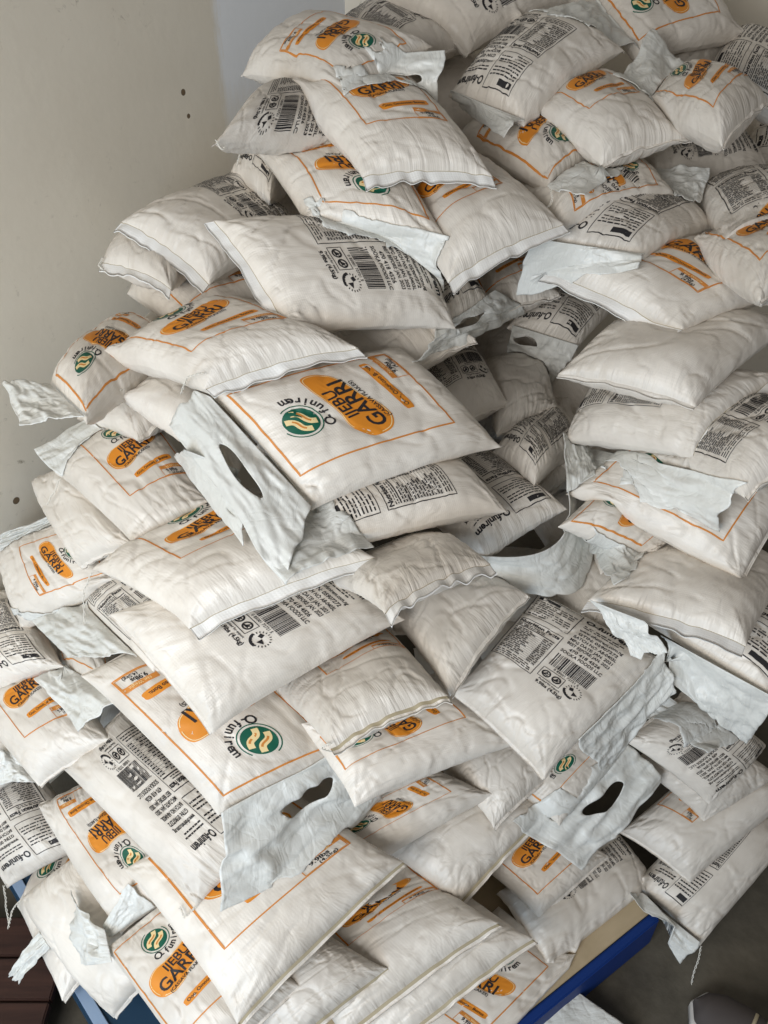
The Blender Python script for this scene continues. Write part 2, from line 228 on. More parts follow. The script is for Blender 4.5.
  {'f': 'N', 'c': [[0.5458, 1.0862, 0.3486], [0.7189, 1.1787, 0.3685], [0.9001, 1.1007, 0.2714], [0.7052, 0.9972, 0.2494]], 'n': [0.2, -0.548, 0.813], 'label': 'shadowed sack end with a pinched corner above the orange framed sack at lower right'},
  {'f': 'B', 'c': [[0.8613, 1.1216, 0.3539], [0.6973, 0.9902, 0.3259], [0.5048, 1.0596, 0.4561], [0.6719, 1.1782, 0.4734]], 'n': [0.317, -0.559, 0.766], 'label': 'pale crinkled sack with short black marks below a grey flap at the right', 'p': [0.04, 0.0341, 0.01, 0.0242], 'flap': [[0.7493, 1.1017, 0.399], [0.5938, 1.1545, 0.502], [0.5396, 1.1381, 0.4485], [0.664, 1.0271, 0.4497]]},
  {'f': 'B', 'c': [[0.6387, 0.8665, 0.8233], [0.4464, 1.0242, 0.86], [0.6672, 1.2069, 0.8663], [0.8561, 1.0425, 0.829]], 'n': [0.081, -0.132, 0.988], 'label': 'right edge sack with black text boxes and a wide shiny grey flap hanging down', 'p': [0.04, 0.0341, 0.01, 0.0242], 'flap': [[0.6343, 0.8625, 0.8332], [0.4719, 0.9754, 0.861], [0.4995, 0.9413, 0.7849], [0.6429, 0.8876, 0.6541]]},
  {'f': 'N', 'c': [[0.3043, 1.3904, 0.7955], [0.4815, 1.4981, 0.8384], [0.5348, 1.2396, 0.7991], [0.3746, 1.1611, 0.7638]], 'n': [-0.13, -0.175, 0.976], 'label': 'dim plain sack down in the hollow beside the curved translucent flap'},
  {'f': 'N', 'c': [[0.2699, 1.2237, 0.8131], [0.4394, 1.3044, 0.8503], [0.5063, 1.0861, 0.8366], [0.3446, 0.9759, 0.7974]], 'n': [-0.162, -0.111, 0.98], 'label': 'dark plain sack low in the hollow behind the nutrition table sack'},
  {'f': 'B', 'c': [[0.279, 1.0838, 0.8639], [0.4861, 0.9535, 0.8225], [0.2621, 0.7852, 0.727], [0.119, 0.9248, 0.7781]], 'n': [-0.078, -0.412, 0.908], 'label': 'large sack right of centre with nutrition table, barcode and icons facing up', 'p': [-0.0301, 0.0326, -0.0037, 0.0194], 'flap': [[0.3137, 0.8308, 0.7657], [0.4764, 0.9618, 0.8385], [0.4971, 0.9327, 0.7687], [0.3836, 0.8799, 0.6175]]},
  {'f': 'N', 'c': [[0.002, 1.1238, 0.768], [0.1482, 1.2085, 0.8393], [0.2406, 1.0209, 0.9234], [0.0994, 0.8446, 0.8698]], 'n': [-0.498, 0.138, 0.856], 'label': 'plain slumped sack standing on end between the nutrition table sack and the heap centre'},
  {'f': 'F', 'hem': 'tan', 'c': [[-0.204, 0.9626, 0.7382], [0.0112, 1.0704, 0.7849], [0.0966, 0.8358, 0.8851], [-0.0855, 0.7676, 0.8389]], 'n': [-0.33, 0.267, 0.905], 'label': 'plain looking white sack with only an orange frame corner, right of the long barcode sack', 'p': [0.2379, 0.0293, 0.0047, 0.0151], 'thread': [[-0.082, 0.764, 0.8462], [-0.0958, 0.7737, 0.823], [-0.0769, 0.782, 0.8012]]},
  {'f': 'B', 'c': [[-0.6195, 1.0553, 0.6943], [-0.7527, 1.0518, 0.6255], [-0.9655, 1.2748, 0.5926], [-0.7761, 1.2819, 0.6909]], 'n': [-0.433, -0.287, 0.854], 'label': 'sack at the left edge with wavy black outlined printing above the orange oval', 'p': [0.04, 0.0341, 0.01, 0.0242]},
  {'f': 'B', 'c': [[-0.6044, 1.1693, 0.7559], [-0.454, 1.2021, 0.8449], [-0.2627, 0.9994, 0.8971], [-0.4022, 0.9436, 0.8081]], 'n': [-0.462, -0.215, 0.86], 'label': 'left side sack with black text and doubled white flap, under the barcode sack', 'p': [0.04, 0.0341, 0.01, 0.0242], 'flap': [[-0.4301, 0.9758, 0.8104], [-0.5903, 1.1834, 0.775], [-0.7322, 1.1745, 0.7287], [-0.5674, 1.0191, 0.7489]]},
  {'f': 'F', 'c': [[-0.6001, 1.293, 0.8722], [-0.487, 1.1306, 0.8325], [-0.7156, 1.1338, 0.7081], [-0.8221, 1.3227, 0.768]], 'n': [-0.424, -0.482, 0.767], 'label': 'dusty sack at the far left with an orange oval, small pill and net weight label', 'p': [0.1807, 0.0279, -0.001, 0.018], 'flap': [[-0.6541, 1.2883, 0.8501], [-0.6112, 1.3078, 0.8861], [-0.7814, 1.286, 0.8258], [-0.7948, 1.2662, 0.7893]]},
  {'f': 'N', 'c': [[-0.7502, 1.4112, 0.8735], [-0.5858, 1.345, 0.958], [-0.4386, 1.1025, 0.9549], [-0.5722, 1.1361, 0.8778]], 'n': [-0.533, -0.333, 0.778], 'label': 'plain wrinkled sack tucked below the orange oval sack near the left wall foot'},
  {'f': 'B', 'c': [[-0.1385, 1.1031, 0.9659], [0.0375, 0.9901, 0.8872], [-0.2676, 0.7947, 0.8347], [-0.4507, 0.9546, 0.937]], 'n': [0.123, -0.432, 0.894], 'label': 'big sack left of centre with barcode, round icon and net weight text, corner drooping down', 'p': [0.0101, 0.0289, -0.0067, 0.0208]},
  {'f': 'B', 'hem': 'white', 'c': [[0.3221, 1.1447, 1.0113], [0.1589, 1.0425, 0.9725], [0.0211, 1.2561, 0.9499], [0.1925, 1.3847, 0.9914]], 'n': [-0.212, -0.033, 0.977], 'label': 'curled sack right of centre whose black text bends round above a curved translucent flap', 'p': [0.04, 0.0341, 0.01, 0.0242], 'flap': [[0.3287, 1.1806, 1.022], [0.1459, 1.0536, 0.9785], [0.1636, 1.0558, 0.9238], [0.4045, 1.271, 0.9266]], 'amid': [0.2943, 1.0889, 0.9641], 'mid': [0.3401, 1.082, 0.8656]},
  {'f': 'N', 'hem': 'white', 'c': [[-0.1006, 1.033, 0.9401], [0.1008, 1.1397, 0.9517], [0.1557, 0.9162, 1.0876], [-0.0028, 0.8159, 1.0871]], 'n': [-0.285, 0.446, 0.848], 'label': 'small plain sack with a light banded seam below the sack with vertical nutrition title', 'fat': 0.75},
  {'f': 'N', 'c': [[0.1303, 1.7574, 1.0397], [0.4081, 1.7867, 1.0885], [0.4978, 1.548, 0.9377], [0.212, 1.5112, 0.883]], 'n': [-0.087, -0.555, 0.827], 'label': 'shadowed plain sack filling the back of the central hollow'},
  {'f': 'N', 'c': [[0.268, 1.4558, 0.92], [0.409, 1.6157, 0.9488], [0.4316, 1.3611, 0.9711], [0.29, 1.255, 0.9387]], 'n': [-0.266, 0.061, 0.962], 'label': 'shaded small plain sack in the gap behind the curved flap'},
  {'f': 'B', 'c': [[0.2662, 1.1739, 1.0444], [0.2074, 1.3021, 1.0223], [0.3443, 1.5784, 0.9705], [0.395, 1.3568, 1.0095]], 'n': [0.016, 0.177, 0.984], 'label': 'little sack in the central gap with a black barcode patch and milky flap', 'p': [0.04, 0.0341, 0.01, 0.0242]},
  {'f': 'N', 'c': [[0.186, 1.5928, 1.0489], [0.3694, 1.6971, 1.0066], [0.3425, 1.4102, 1.0272], [0.2156, 1.3173, 1.0576]], 'n': [0.196, 0.052, 0.979], 'label': 'plain sack in the shaded hollow right of the brightest orange logo sack'},
  {'f': 'B', 'c': [[0.0332, 1.5322, 1.0924], [0.1767, 1.6479, 1.0927], [0.2392, 1.3797, 1.0863], [0.0826, 1.2393, 1.0857]], 'n': [0.015, -0.02, 1.0], 'label': 'sack with small outlined text box behind the right corner of the brightest logo sack', 'p': [0.04, 0.0341, 0.01, 0.0242]},
  {'f': 'N', 'c': [[0.3483, 1.3298, 0.9565], [0.5226, 1.4347, 1.0074], [0.5867, 1.2294, 0.9099], [0.3999, 1.1188, 0.8562]], 'n': [-0.005, -0.43, 0.903], 'label': 'deeply shaded plain sack inside the gap left of the right stack'},
  {'f': 'N', 'hem': 'white', 'c': [[0.5288, 1.217, 0.8954], [0.7364, 1.0937, 0.9036], [0.5738, 0.8925, 0.9326], [0.3441, 1.0028, 0.9267]], 'n': [0.031, 0.118, 0.992], 'label': 'plain grey sack low in the right stack with a straight white seam band', 'flap': [[0.4121, 0.9331, 0.9404], [0.3421, 0.9832, 0.9364], [0.4114, 0.9283, 0.8506], [0.4641, 0.912, 0.8809]]},
  {'f': 'F', 'c': [[0.303, 1.0984, 1.0035], [0.4313, 1.2549, 1.0091], [0.6164, 1.2372, 0.9161], [0.4723, 1.0916, 0.9223]], 'n': [0.393, -0.353, 0.849], 'label': 'thin sack in the right stack with orange line and a milky flap in front', 'p': [-0.0374, 0.0362, 0.0019, 0.0226], 'flap': [[0.4695, 1.0885, 0.9321], [0.3636, 1.1187, 0.9938], [0.379, 1.192, 0.8789], [0.3774, 0.9922, 0.9551]]},
  {'f': 'F', 'c': [[0.3271, 1.1836, 1.0109], [0.4906, 1.2907, 1.0853], [0.7327, 1.1641, 1.0622], [0.5904, 0.9962, 0.9627]], 'n': [-0.134, -0.419, 0.898], 'label': 'wide sack in the right stack with long orange frame and upright plastic tab', 'p': [0.067, 0.0332, 0.0286, 0.0235], 'flap': [[0.3262, 1.1737, 1.0182], [0.3855, 1.1885, 1.0339], [0.3906, 1.3443, 1.0222], [0.3303, 1.2777, 1.0674]]},
  {'f': 'F', 'hem': 'white', 'c': [[-0.5033, 1.0491, 0.9531], [-0.2324, 1.1943, 1.0187], [-0.0156, 0.9709, 1.05], [-0.3022, 0.8812, 0.9845]], 'n': [-0.204, -0.061, 0.977], 'label': 'cream tinted left centre sack with orange frame, small pill and long white seam band', 'p': [0.1819, 0.0274, 0.0002, 0.0174], 'thread': [[-0.4912, 1.0283, 0.9581], [-0.512, 1.0242, 0.9203], [-0.521, 0.9981, 0.8545]]},
  {'f': 'B', 'c': [[-0.0771, 0.983, 1.0521], [-0.1601, 1.1445, 1.0866], [0.0831, 1.2588, 1.0945], [0.2065, 1.08, 1.0547]], 'n': [0.054, -0.182, 0.982], 'label': 'sack under the brightest logo sack with black nutrition table read sideways', 'p': [0.0444, 0.0339, -0.0117, 0.0233], 'flap': [[-0.0141, 0.9751, 1.0568], [-0.0885, 1.0711, 1.0781], [-0.2343, 1.0964, 1.0484], [-0.1511, 0.9016, 1.0508]]},
  {'f': 'B', 'c': [[0.4704, 1.1993, 1.0697], [0.6458, 1.3271, 1.138], [0.7101, 1.0663, 1.2252], [0.5424, 0.9976, 1.149]], 'n': [-0.466, 0.175, 0.868], 'label': 'right edge sack with text box, its crumpled flap lying across the sack below', 'p': [0.04, 0.0341, 0.01, 0.0242], 'flap': [[0.5492, 1.0112, 1.1579], [0.3981, 1.325, 1.0118], [0.3719, 1.2195, 1.0228], [0.5445, 1.0416, 1.0388]]},
  {'f': 'B', 'hem': 'white', 'c': [[0.3299, 1.2819, 1.0625], [0.4238, 1.4368, 1.116], [0.6733, 1.2473, 1.2219], [0.5062, 1.115, 1.1353]], 'n': [-0.425, -0.055, 0.904], 'label': 'sack in the right stack with shaded text box and seam along its right side', 'p': [0.2269, 0.0276, -0.0074, 0.0212]},
  {'f': 'F', 'c': [[-0.6195, 1.2538, 1.0098], [-0.4659, 1.3941, 1.0779], [-0.287, 1.1291, 1.0189], [-0.4243, 1.0688, 0.979]], 'n': [-0.14, -0.304, 0.942], 'label': 'left side sack with orange oval and a wide white flap reaching up-left', 'p': [0.23, 0.0296, 0.0051, 0.022], 'flap': [[-0.5942, 1.2235, 1.0132], [-0.4457, 1.3446, 1.074], [-0.4997, 1.382, 1.0894], [-0.6505, 1.2718, 1.0426]], 'thread': [[-0.5966, 1.2284, 1.0097], [-0.6157, 1.2286, 0.9775], [-0.637, 1.2295, 0.9462]]},
  {'f': 'N', 'c': [[-0.5952, 1.3599, 1.0648], [-0.5422, 1.566, 1.0512], [-0.3329, 1.3357, 1.1226], [-0.4334, 1.2072, 1.1169]], 'n': [-0.204, 0.116, 0.972], 'label': 'dim plain sack squeezed under the green emblem sack by the left wall'},
  {'f': 'N', 'c': [[-0.2331, 1.0879, 1.1264], [-0.4416, 1.2085, 1.2091], [-0.3928, 1.4304, 1.1561], [-0.1831, 1.3808, 1.0633]], 'n': [0.426, 0.12, 0.897], 'label': 'small plain sack just left of the brightest logo sack with a folded pale flap', 'flap': [[-0.231, 1.078, 1.1333], [-0.3131, 1.0768, 1.1725], [-0.362, 1.1767, 1.0893], [-0.219, 0.9723, 1.0653]], 'thread': [[-0.4355, 1.1989, 1.2107], [-0.4587, 1.2103, 1.1927], [-0.4705, 1.2109, 1.1611]]},
  {'f': 'F', 'c': [[-0.4715, 1.1084, 1.2082], [-0.5756, 1.2443, 1.2006], [-0.5144, 1.5279, 1.2004], [-0.362, 1.3623, 1.2111]], 'n': [-0.056, 0.013, 0.998], 'label': 'sack against the left wall with dark green emblem, orange logo and flap touching the wall', 'p': [-0.0328, 0.0339, -0.0178, 0.0264], 'flap': [[-0.4725, 1.1108, 1.214], [-0.5648, 1.2258, 1.2069], [-0.6518, 1.2414, 1.1944], [-0.579, 1.1172, 1.1897]]},
  {'f': 'N', 'c': [[-0.1662, 1.4944, 1.1669], [0.0325, 1.5964, 1.2279], [0.1642, 1.3625, 1.2308], [-0.0158, 1.2624, 1.1747]], 'n': [-0.234, -0.12, 0.965], 'label': 'plain sack in the dark gap between the brightest logo sack and barcode sack above'},
  {'f': 'F', 'c': [[-0.113, 1.0181, 1.1025], [-0.2892, 1.1673, 1.2322], [0.0279, 1.3111, 1.2405], [0.2032, 1.1739, 1.118]], 'n': [0.203, -0.495, 0.845], 'label': 'brightest sack at the heap centre with full orange logo, green emblem and torn flap', 'p': [0.1269, 0.0307, -0.0144, 0.0247], 'flap': [[-0.1152, 1.0124, 1.1129], [-0.2946, 1.1598, 1.2419], [-0.3511, 1.1374, 1.1808], [-0.1492, 0.9059, 1.0426]], 'hole': (0.5, 0.5)},
  {'f': 'B', 'c': [[0.4079, 1.571, 1.1002], [0.2554, 1.568, 1.1537], [0.383, 1.8559, 1.1924], [0.5553, 1.7896, 1.1116]], 'n': [0.324, -0.266, 0.908], 'label': 'sack behind the centre with black outlined text and heading bar, handle flap with a hole', 'p': [0.0645, 0.0363, -0.0228, 0.0289], 'flap': [[0.4065, 1.5695, 1.1079], [0.2625, 1.5611, 1.1569], [0.2673, 1.6451, 1.0533], [0.3649, 1.5775, 1.0159]], 'hole': (0.75, 0.3)},
  {'f': 'N', 'c': [[0.4649, 1.4329, 1.257], [0.7186, 1.3343, 1.269], [0.4926, 1.1226, 1.2307], [0.2944, 1.2413, 1.2251]], 'n': [-0.083, -0.092, 0.992], 'label': 'plain sack with ridged corner in the right stack under the orange framed one'},
  {'f': 'F', 'c': [[0.1535, 1.7123, 1.2024], [0.3096, 1.8523, 1.2286], [0.3476, 1.5459, 1.2385], [0.1845, 1.4693, 1.2104]], 'n': [-0.175, 0.01, 0.985], 'label': 'shaded sliver of sack in the hollow above the milky handle flap', 'p': [0.04, 0.0341, 0.01, 0.0242]},
  {'f': 'F', 'hem': 'white', 'c': [[0.5578, 1.5425, 1.3545], [0.7558, 1.411, 1.3048], [0.495, 1.2543, 1.2831], [0.2894, 1.4052, 1.3385]], 'n': [0.073, -0.255, 0.964], 'label': 'sack at upper right with orange logo, weight label and a seam band facing left', 'p': [0.0859, 0.0306, -0.0104, 0.0227], 'flap': [[0.7168, 1.3822, 1.3075], [0.606, 1.5126, 1.3499], [0.6705, 1.5382, 1.3503], [0.7446, 1.4233, 1.3277]]},
  {'f': 'B', 'c': [[0.2016, 1.4517, 1.2626], [0.0979, 1.3231, 1.2555], [-0.0273, 1.5373, 1.2626], [0.0871, 1.7296, 1.2725]], 'n': [-0.016, -0.042, 0.999], 'label': 'mostly hidden sack whose wide milky handle flap with a slit spreads over the centre', 'p': [0.04, 0.0341, 0.01, 0.0242], 'flap': [[0.209, 1.4737, 1.269], [0.0891, 1.3268, 1.2613], [0.0523, 1.2427, 1.2319], [0.2917, 1.5717, 1.1849]], 'hole': (0.55, 0.3)},
  {'f': 'F', 'c': [[-0.5195, 1.5703, 1.2282], [-0.3515, 1.6734, 1.2611], [-0.1544, 1.4279, 1.269], [-0.3574, 1.3563, 1.2338]], 'n': [-0.142, -0.082, 0.986], 'label': 'plain sack with a faint orange line below two barcode sacks near the left wall', 'p': [0.04, 0.0341, 0.01, 0.0242]},
  {'f': 'F', 'hem': 'white', 'c': [[-0.475, 1.2525, 1.2417], [-0.2856, 1.3976, 1.286], [-0.0411, 1.1855, 1.3027], [-0.282, 1.1287, 1.2594]], 'n': [-0.153, -0.099, 0.983], 'label': 'plump sack left of centre, orange logo at far side and bright white seam band', 'p': [0.0551, 0.0305, -0.0103, 0.0227], 'thread': [[-0.2724, 1.1147, 1.2895], [-0.3032, 1.1159, 1.2786], [-0.3308, 1.1714, 1.2188]]},
  {'f': 'N', 'hem': 'white', 'c': [[-0.511, 1.7233, 1.3064], [-0.3223, 1.6493, 1.3011], [-0.3619, 1.3366, 1.3374], [-0.5158, 1.4628, 1.3346]], 'n': [0.069, 0.106, 0.992], 'label': 'small plain sack by the left wall with a white seam, under the barcode sack', 'thread': [[-0.5098, 1.4507, 1.3392], [-0.5175, 1.4506, 1.3281], [-0.5084, 1.4439, 1.3196]]},
  {'f': 'B', 'c': [[-0.2043, 1.5076, 1.433], [-0.2968, 1.6452, 1.4289], [-0.278, 1.9551, 1.4066], [-0.153, 1.7776, 1.4115]], 'n': [0.057, 0.068, 0.996], 'label': 'tiny end of a sack near the white painted wall strip, behind the left barcode sack', 'p': [0.04, 0.0341, 0.01, 0.0242]},
  {'f': 'B', 'hem': 'white', 'c': [[-0.2976, 1.7052, 1.412], [-0.1428, 1.5765, 1.3368], [-0.3001, 1.361, 1.3345], [-0.4658, 1.4662, 1.4076]], 'n': [0.278, -0.213, 0.937], 'label': 'sack near the left wall with barcode and white seam running down its left side', 'p': [0.0114, 0.0331, 0.0034, 0.0158]},
  {'f': 'B', 'hem': 'white', 'c': [[0.038, 1.4992, 1.4002], [0.1285, 1.3204, 1.2681], [-0.1498, 1.2184, 1.304], [-0.2824, 1.3749, 1.4376]], 'n': [0.281, -0.474, 0.834], 'label': 'large sack with barcode and icons upper left of centre, white seam at its left end', 'p': [-0.0322, 0.0336, -0.0061, 0.0206]},
  {'f': 'B', 'c': [[0.7678, 1.8611, 1.3994], [0.8262, 2.0312, 1.4416], [1.0777, 2.1372, 1.407], [1.0312, 1.9305, 1.3488]], 'n': [0.258, -0.315, 0.913], 'label': 'edge of a plain sack at the right border in the upper heap', 'p': [0.04, 0.0341, 0.01, 0.0242]},
  {'f': 'F', 'c': [[0.5487, 1.4481, 1.3549], [0.705, 1.5429, 1.3675], [0.7418, 1.2804, 1.4088], [0.5567, 1.1545, 1.3957]], 'n': [-0.159, 0.132, 0.978], 'label': 'plain sack at the right border with a faint orange line, beneath a text box sack', 'p': [0.04, 0.0341, 0.01, 0.0242]},
  {'f': 'B', 'c': [[0.6043, 1.6676, 1.3941], [0.7892, 1.6594, 1.4249], [0.786, 1.3932, 1.4266], [0.5701, 1.35, 1.3911]], 'n': [-0.164, 0.008, 0.986], 'label': 'sack at the right border with a black outlined text box, behind the upright plastic tab', 'p': [0.04, 0.0341, 0.01, 0.0242]},
  {'f': 'B', 'c': [[0.783, 1.952, 1.4427], [0.7902, 1.7424, 1.4075], [0.5237, 1.6452, 1.3932], [0.5184, 1.8286, 1.424]], 'n': [0.008, -0.165, 0.986], 'label': 'sack at upper right with a barcode on its far side, below one with loose thread', 'p': [0.0129, 0.0323, 0.0151, 0.0243]},
  {'f': 'B', 'c': [[0.444, 1.3703, 1.3697], [0.2432, 1.4076, 1.3944], [0.425, 1.6676, 1.4037], [0.6407, 1.5541, 1.3693]], 'n': [0.102, -0.106, 0.989], 'label': 'upper right sack with two black text boxes and a long milky flap in front', 'p': [0.1307, 0.0318, -0.0146, 0.0248], 'flap': [[0.4418, 1.3733, 1.3756], [0.249, 1.3899, 1.3972], [0.2468, 1.4438, 1.266], [0.4278, 1.3309, 1.3677]]},
  {'f': 'F', 'c': [[0.4877, 1.7311, 1.4432], [0.5259, 1.5246, 1.4261], [0.2972, 1.3894, 1.4194], [0.2323, 1.5623, 1.4343]], 'n': [0.018, -0.079, 0.997], 'label': 'shadowed sack with a green emblem and twisted plastic tab at upper right', 'p': [0.387, 0.0233, 0.1086, 0.0224], 'flap': [[0.5088, 1.6388, 1.4398], [0.5235, 1.5124, 1.4298], [0.5866, 1.547, 1.3975], [0.6198, 1.6165, 1.4423]]},
  {'f': 'F', 'hem': 'white', 'c': [[-0.0166, 1.5506, 1.4109], [0.176, 1.6274, 1.4788], [0.2998, 1.3759, 1.4323], [0.1035, 1.2985, 1.3634]], 'n': [-0.218, -0.28, 0.935], 'label': 'pale upper centre sack with orange pill, white band on its lower right edge', 'p': [0.0634, 0.0288, -0.0038, 0.0194]},
  {'f': 'N', 'c': [[0.0022, 1.9878, 1.5414], [0.1902, 2.0647, 1.5874], [0.2954, 1.7892, 1.4856], [0.0719, 1.7293, 1.4436]], 'n': [-0.075, -0.371, 0.926], 'label': 'plain shaded sack glimpsed between the top left flap and the top centre sack'},
  {'f': 'F', 'c': [[0.4068, 1.6095, 1.4868], [0.2874, 1.4778, 1.4471], [0.1323, 1.6814, 1.4887], [0.2774, 1.8481, 1.5385]], 'n': [-0.056, -0.241, 0.969], 'label': 'sack upper centre with green emblem at its right and a white handle flap with thread', 'p': [0.0402, 0.0373, -0.0115, 0.0233], 'flap': [[0.3989, 1.5904, 1.4882], [0.2858, 1.4716, 1.4524], [0.3403, 1.3733, 1.4689], [0.5051, 1.7183, 1.4408]], 'thread': [[0.286, 1.4396, 1.4652], [0.2844, 1.4212, 1.4542], [0.276, 1.4066, 1.4355]]},
  {'f': 'F', 'c': [[0.2423, 1.6938, 1.537], [0.4204, 1.8322, 1.5812], [0.545, 1.555, 1.5238], [0.3763, 1.4893, 1.4974]], 'n': [-0.063, -0.229, 0.971], 'label': 'smooth sack upper right of centre with orange frame corner, below the text covered one', 'p': [0.1146, 0.0272, -0.0035, 0.0193]},
  {'f': 'F', 'c': [[0.1058, 1.3445, 1.41], [-0.1338, 1.399, 1.4247], [-0.2568, 1.6306, 1.4991], [-0.0171, 1.6873, 1.521]], 'n': [-0.013, -0.312, 0.95], 'label': 'sack upper left of centre with green emblem facing forward and orange logo upside down', 'p': [-0.0043, 0.0339, 0.0366, 0.0193], 'flap': [[0.1053, 1.3423, 1.4174], [-0.1233, 1.4332, 1.4438], [-0.0981, 1.365, 1.4227], [0.1029, 1.3648, 1.3149]], 'thread': [[-0.2504, 1.6116, 1.5002], [-0.2662, 1.6066, 1.4841], [-0.277, 1.6303, 1.4494]]},
  {'f': 'B', 'c': [[-0.1058, 1.7842, 1.5649], [-0.0702, 1.565, 1.4945], [-0.2683, 1.3979, 1.5519], [-0.2322, 1.5884, 1.58]], 'n': [0.432, -0.211, 0.877], 'label': 'sack behind with barcode and round icon touching the wall side below the top left sack', 'p': [0.1431, 0.0331, -0.0032, 0.0245], 'thread': [[-0.2654, 1.3907, 1.5536], [-0.2578, 1.3831, 1.5405], [-0.2515, 1.387, 1.5455]]},
  {'f': 'F', 'hem': 'white', 'c': [[-0.1746, 1.6114, 1.5803], [0.0388, 1.6972, 1.6007], [0.1816, 1.412, 1.499], [-0.036, 1.3978, 1.5029]], 'n': [0.038, -0.319, 0.947], 'label': 'plump top left sack with orange pill and frame corner, white band in front', 'p': [0.1207, 0.0294, -0.008, 0.0215]},
  {'f': 'B', 'c': [[0.6782, 1.9576, 1.5371], [0.782, 2.0896, 1.6225], [0.9324, 1.8903, 1.586], [0.813, 1.7104, 1.4763]], 'n': [-0.268, -0.366, 0.891], 'label': 'sack at the top right border with rows of black text', 'p': [0.04, 0.0341, 0.01, 0.0242]},
  {'f': 'N', 'hem': 'white', 'c': [[0.5175, 1.8439, 1.5576], [0.6152, 2.088, 1.5938], [0.7915, 2.2139, 1.5862], [0.7799, 2.0544, 1.5517]], 'n': [0.199, -0.221, 0.955], 'label': 'small sack with a white seam band along its top near the top right'},
  {'f': 'F', 'c': [[0.4812, 1.6452, 1.5404], [0.5985, 1.826, 1.5787], [0.6604, 1.5447, 1.5885], [0.5416, 1.4023, 1.5508]], 'n': [-0.273, -0.027, 0.962], 'label': 'sack near the top right with orange scrap, hanging thread and a broad grey flap', 'p': [0.04, 0.0341, 0.01, 0.0242], 'flap': [[0.4802, 1.6079, 1.5434], [0.5922, 1.7713, 1.5794], [0.5213, 1.8419, 1.6373], [0.4225, 1.6847, 1.578]], 'thread': [[0.5667, 1.552, 1.5824], [0.5615, 1.5414, 1.5688], [0.5598, 1.5266, 1.5498]]},
  {'f': 'N', 'c': [[0.3455, 2.3193, 1.706], [0.5308, 2.3828, 1.7412], [0.5568, 2.0912, 1.6695], [0.3608, 2.0351, 1.6351]], 'n': [-0.099, -0.246, 0.964], 'label': 'plain sack cut by the top edge of the photo, right of centre'},
  {'f': 'B', 'c': [[-0.1253, 1.9997, 1.6212], [0.0356, 2.1482, 1.6729], [0.1768, 1.8823, 1.6229], [0.0311, 1.7867, 1.5854]], 'n': [-0.096, -0.233, 0.968], 'label': 'crumpled sack with faint outlined print behind the top left green emblem sack', 'p': [0.04, 0.0341, 0.01, 0.0242]},
  {'f': 'B', 'c': [[0.2628, 2.1548, 1.7554], [0.3919, 2.0259, 1.6764], [0.1699, 1.8386, 1.6119], [-0.0041, 1.9676, 1.6964]], 'n': [0.11, -0.437, 0.893], 'label': 'topmost sack at the centre with lines of black text and a drooping corner', 'p': [0.04, 0.0341, 0.01, 0.0242]},
  {'f': 'B', 'c': [[0.251, 1.5889, 1.5359], [0.1203, 1.7006, 1.5632], [0.2845, 1.9244, 1.6665], [0.4582, 1.7751, 1.6299]], 'n': [-0.106, -0.351, 0.93], 'label': 'top centre sack covered with black outlined text boxes, white flap at near end', 'p': [0.2132, 0.0299, -0.0131, 0.0241], 'flap': [[0.2494, 1.5813, 1.5409], [0.1233, 1.6925, 1.5681], [0.1488, 1.7516, 1.525], [0.2104, 1.5493, 1.5185]]},
  {'f': 'F', 'c': [[0.0852, 1.6594, 1.6515], [-0.0663, 1.5336, 1.5891], [-0.2693, 1.7169, 1.5973], [-0.1459, 1.8733, 1.6622]], 'n': [-0.185, -0.248, 0.951], 'label': 'top left sack beside the white painted strip with orange logo, green emblem and white flap', 'p': [0.1456, 0.0302, -0.0032, 0.0191], 'flap': [[0.1086, 1.604, 1.6473], [-0.0792, 1.6665, 1.6268], [-0.0659, 1.5263, 1.5936], [0.0934, 1.5828, 1.5682]], 'hole': (0.35, 0.6), 'thread': [[-0.0767, 1.6129, 1.6337], [-0.0836, 1.6001, 1.6172], [-0.0854, 1.5732, 1.5829]]},
  {'f': 'F', 'c': [[0.5115, 1.8473, 1.5929], [0.4159, 1.9956, 1.6884], [0.6529, 2.1611, 1.7186], [0.7683, 1.9963, 1.6105]], 'n': [0.195, -0.439, 0.877], 'label': 'top right sack with faint orange line, green emblem and flap on its left', 'p': [0.085, 0.0338, -0.0108, 0.0229], 'flap': [[0.5123, 1.8622, 1.6083], [0.4446, 1.9786, 1.6813], [0.2845, 1.8491, 1.6618], [0.3612, 1.774, 1.6416]], 'thread': [[0.546, 1.912, 1.654], [0.5641, 1.8934, 1.6302], [0.556, 1.8773, 1.6096]]},
]
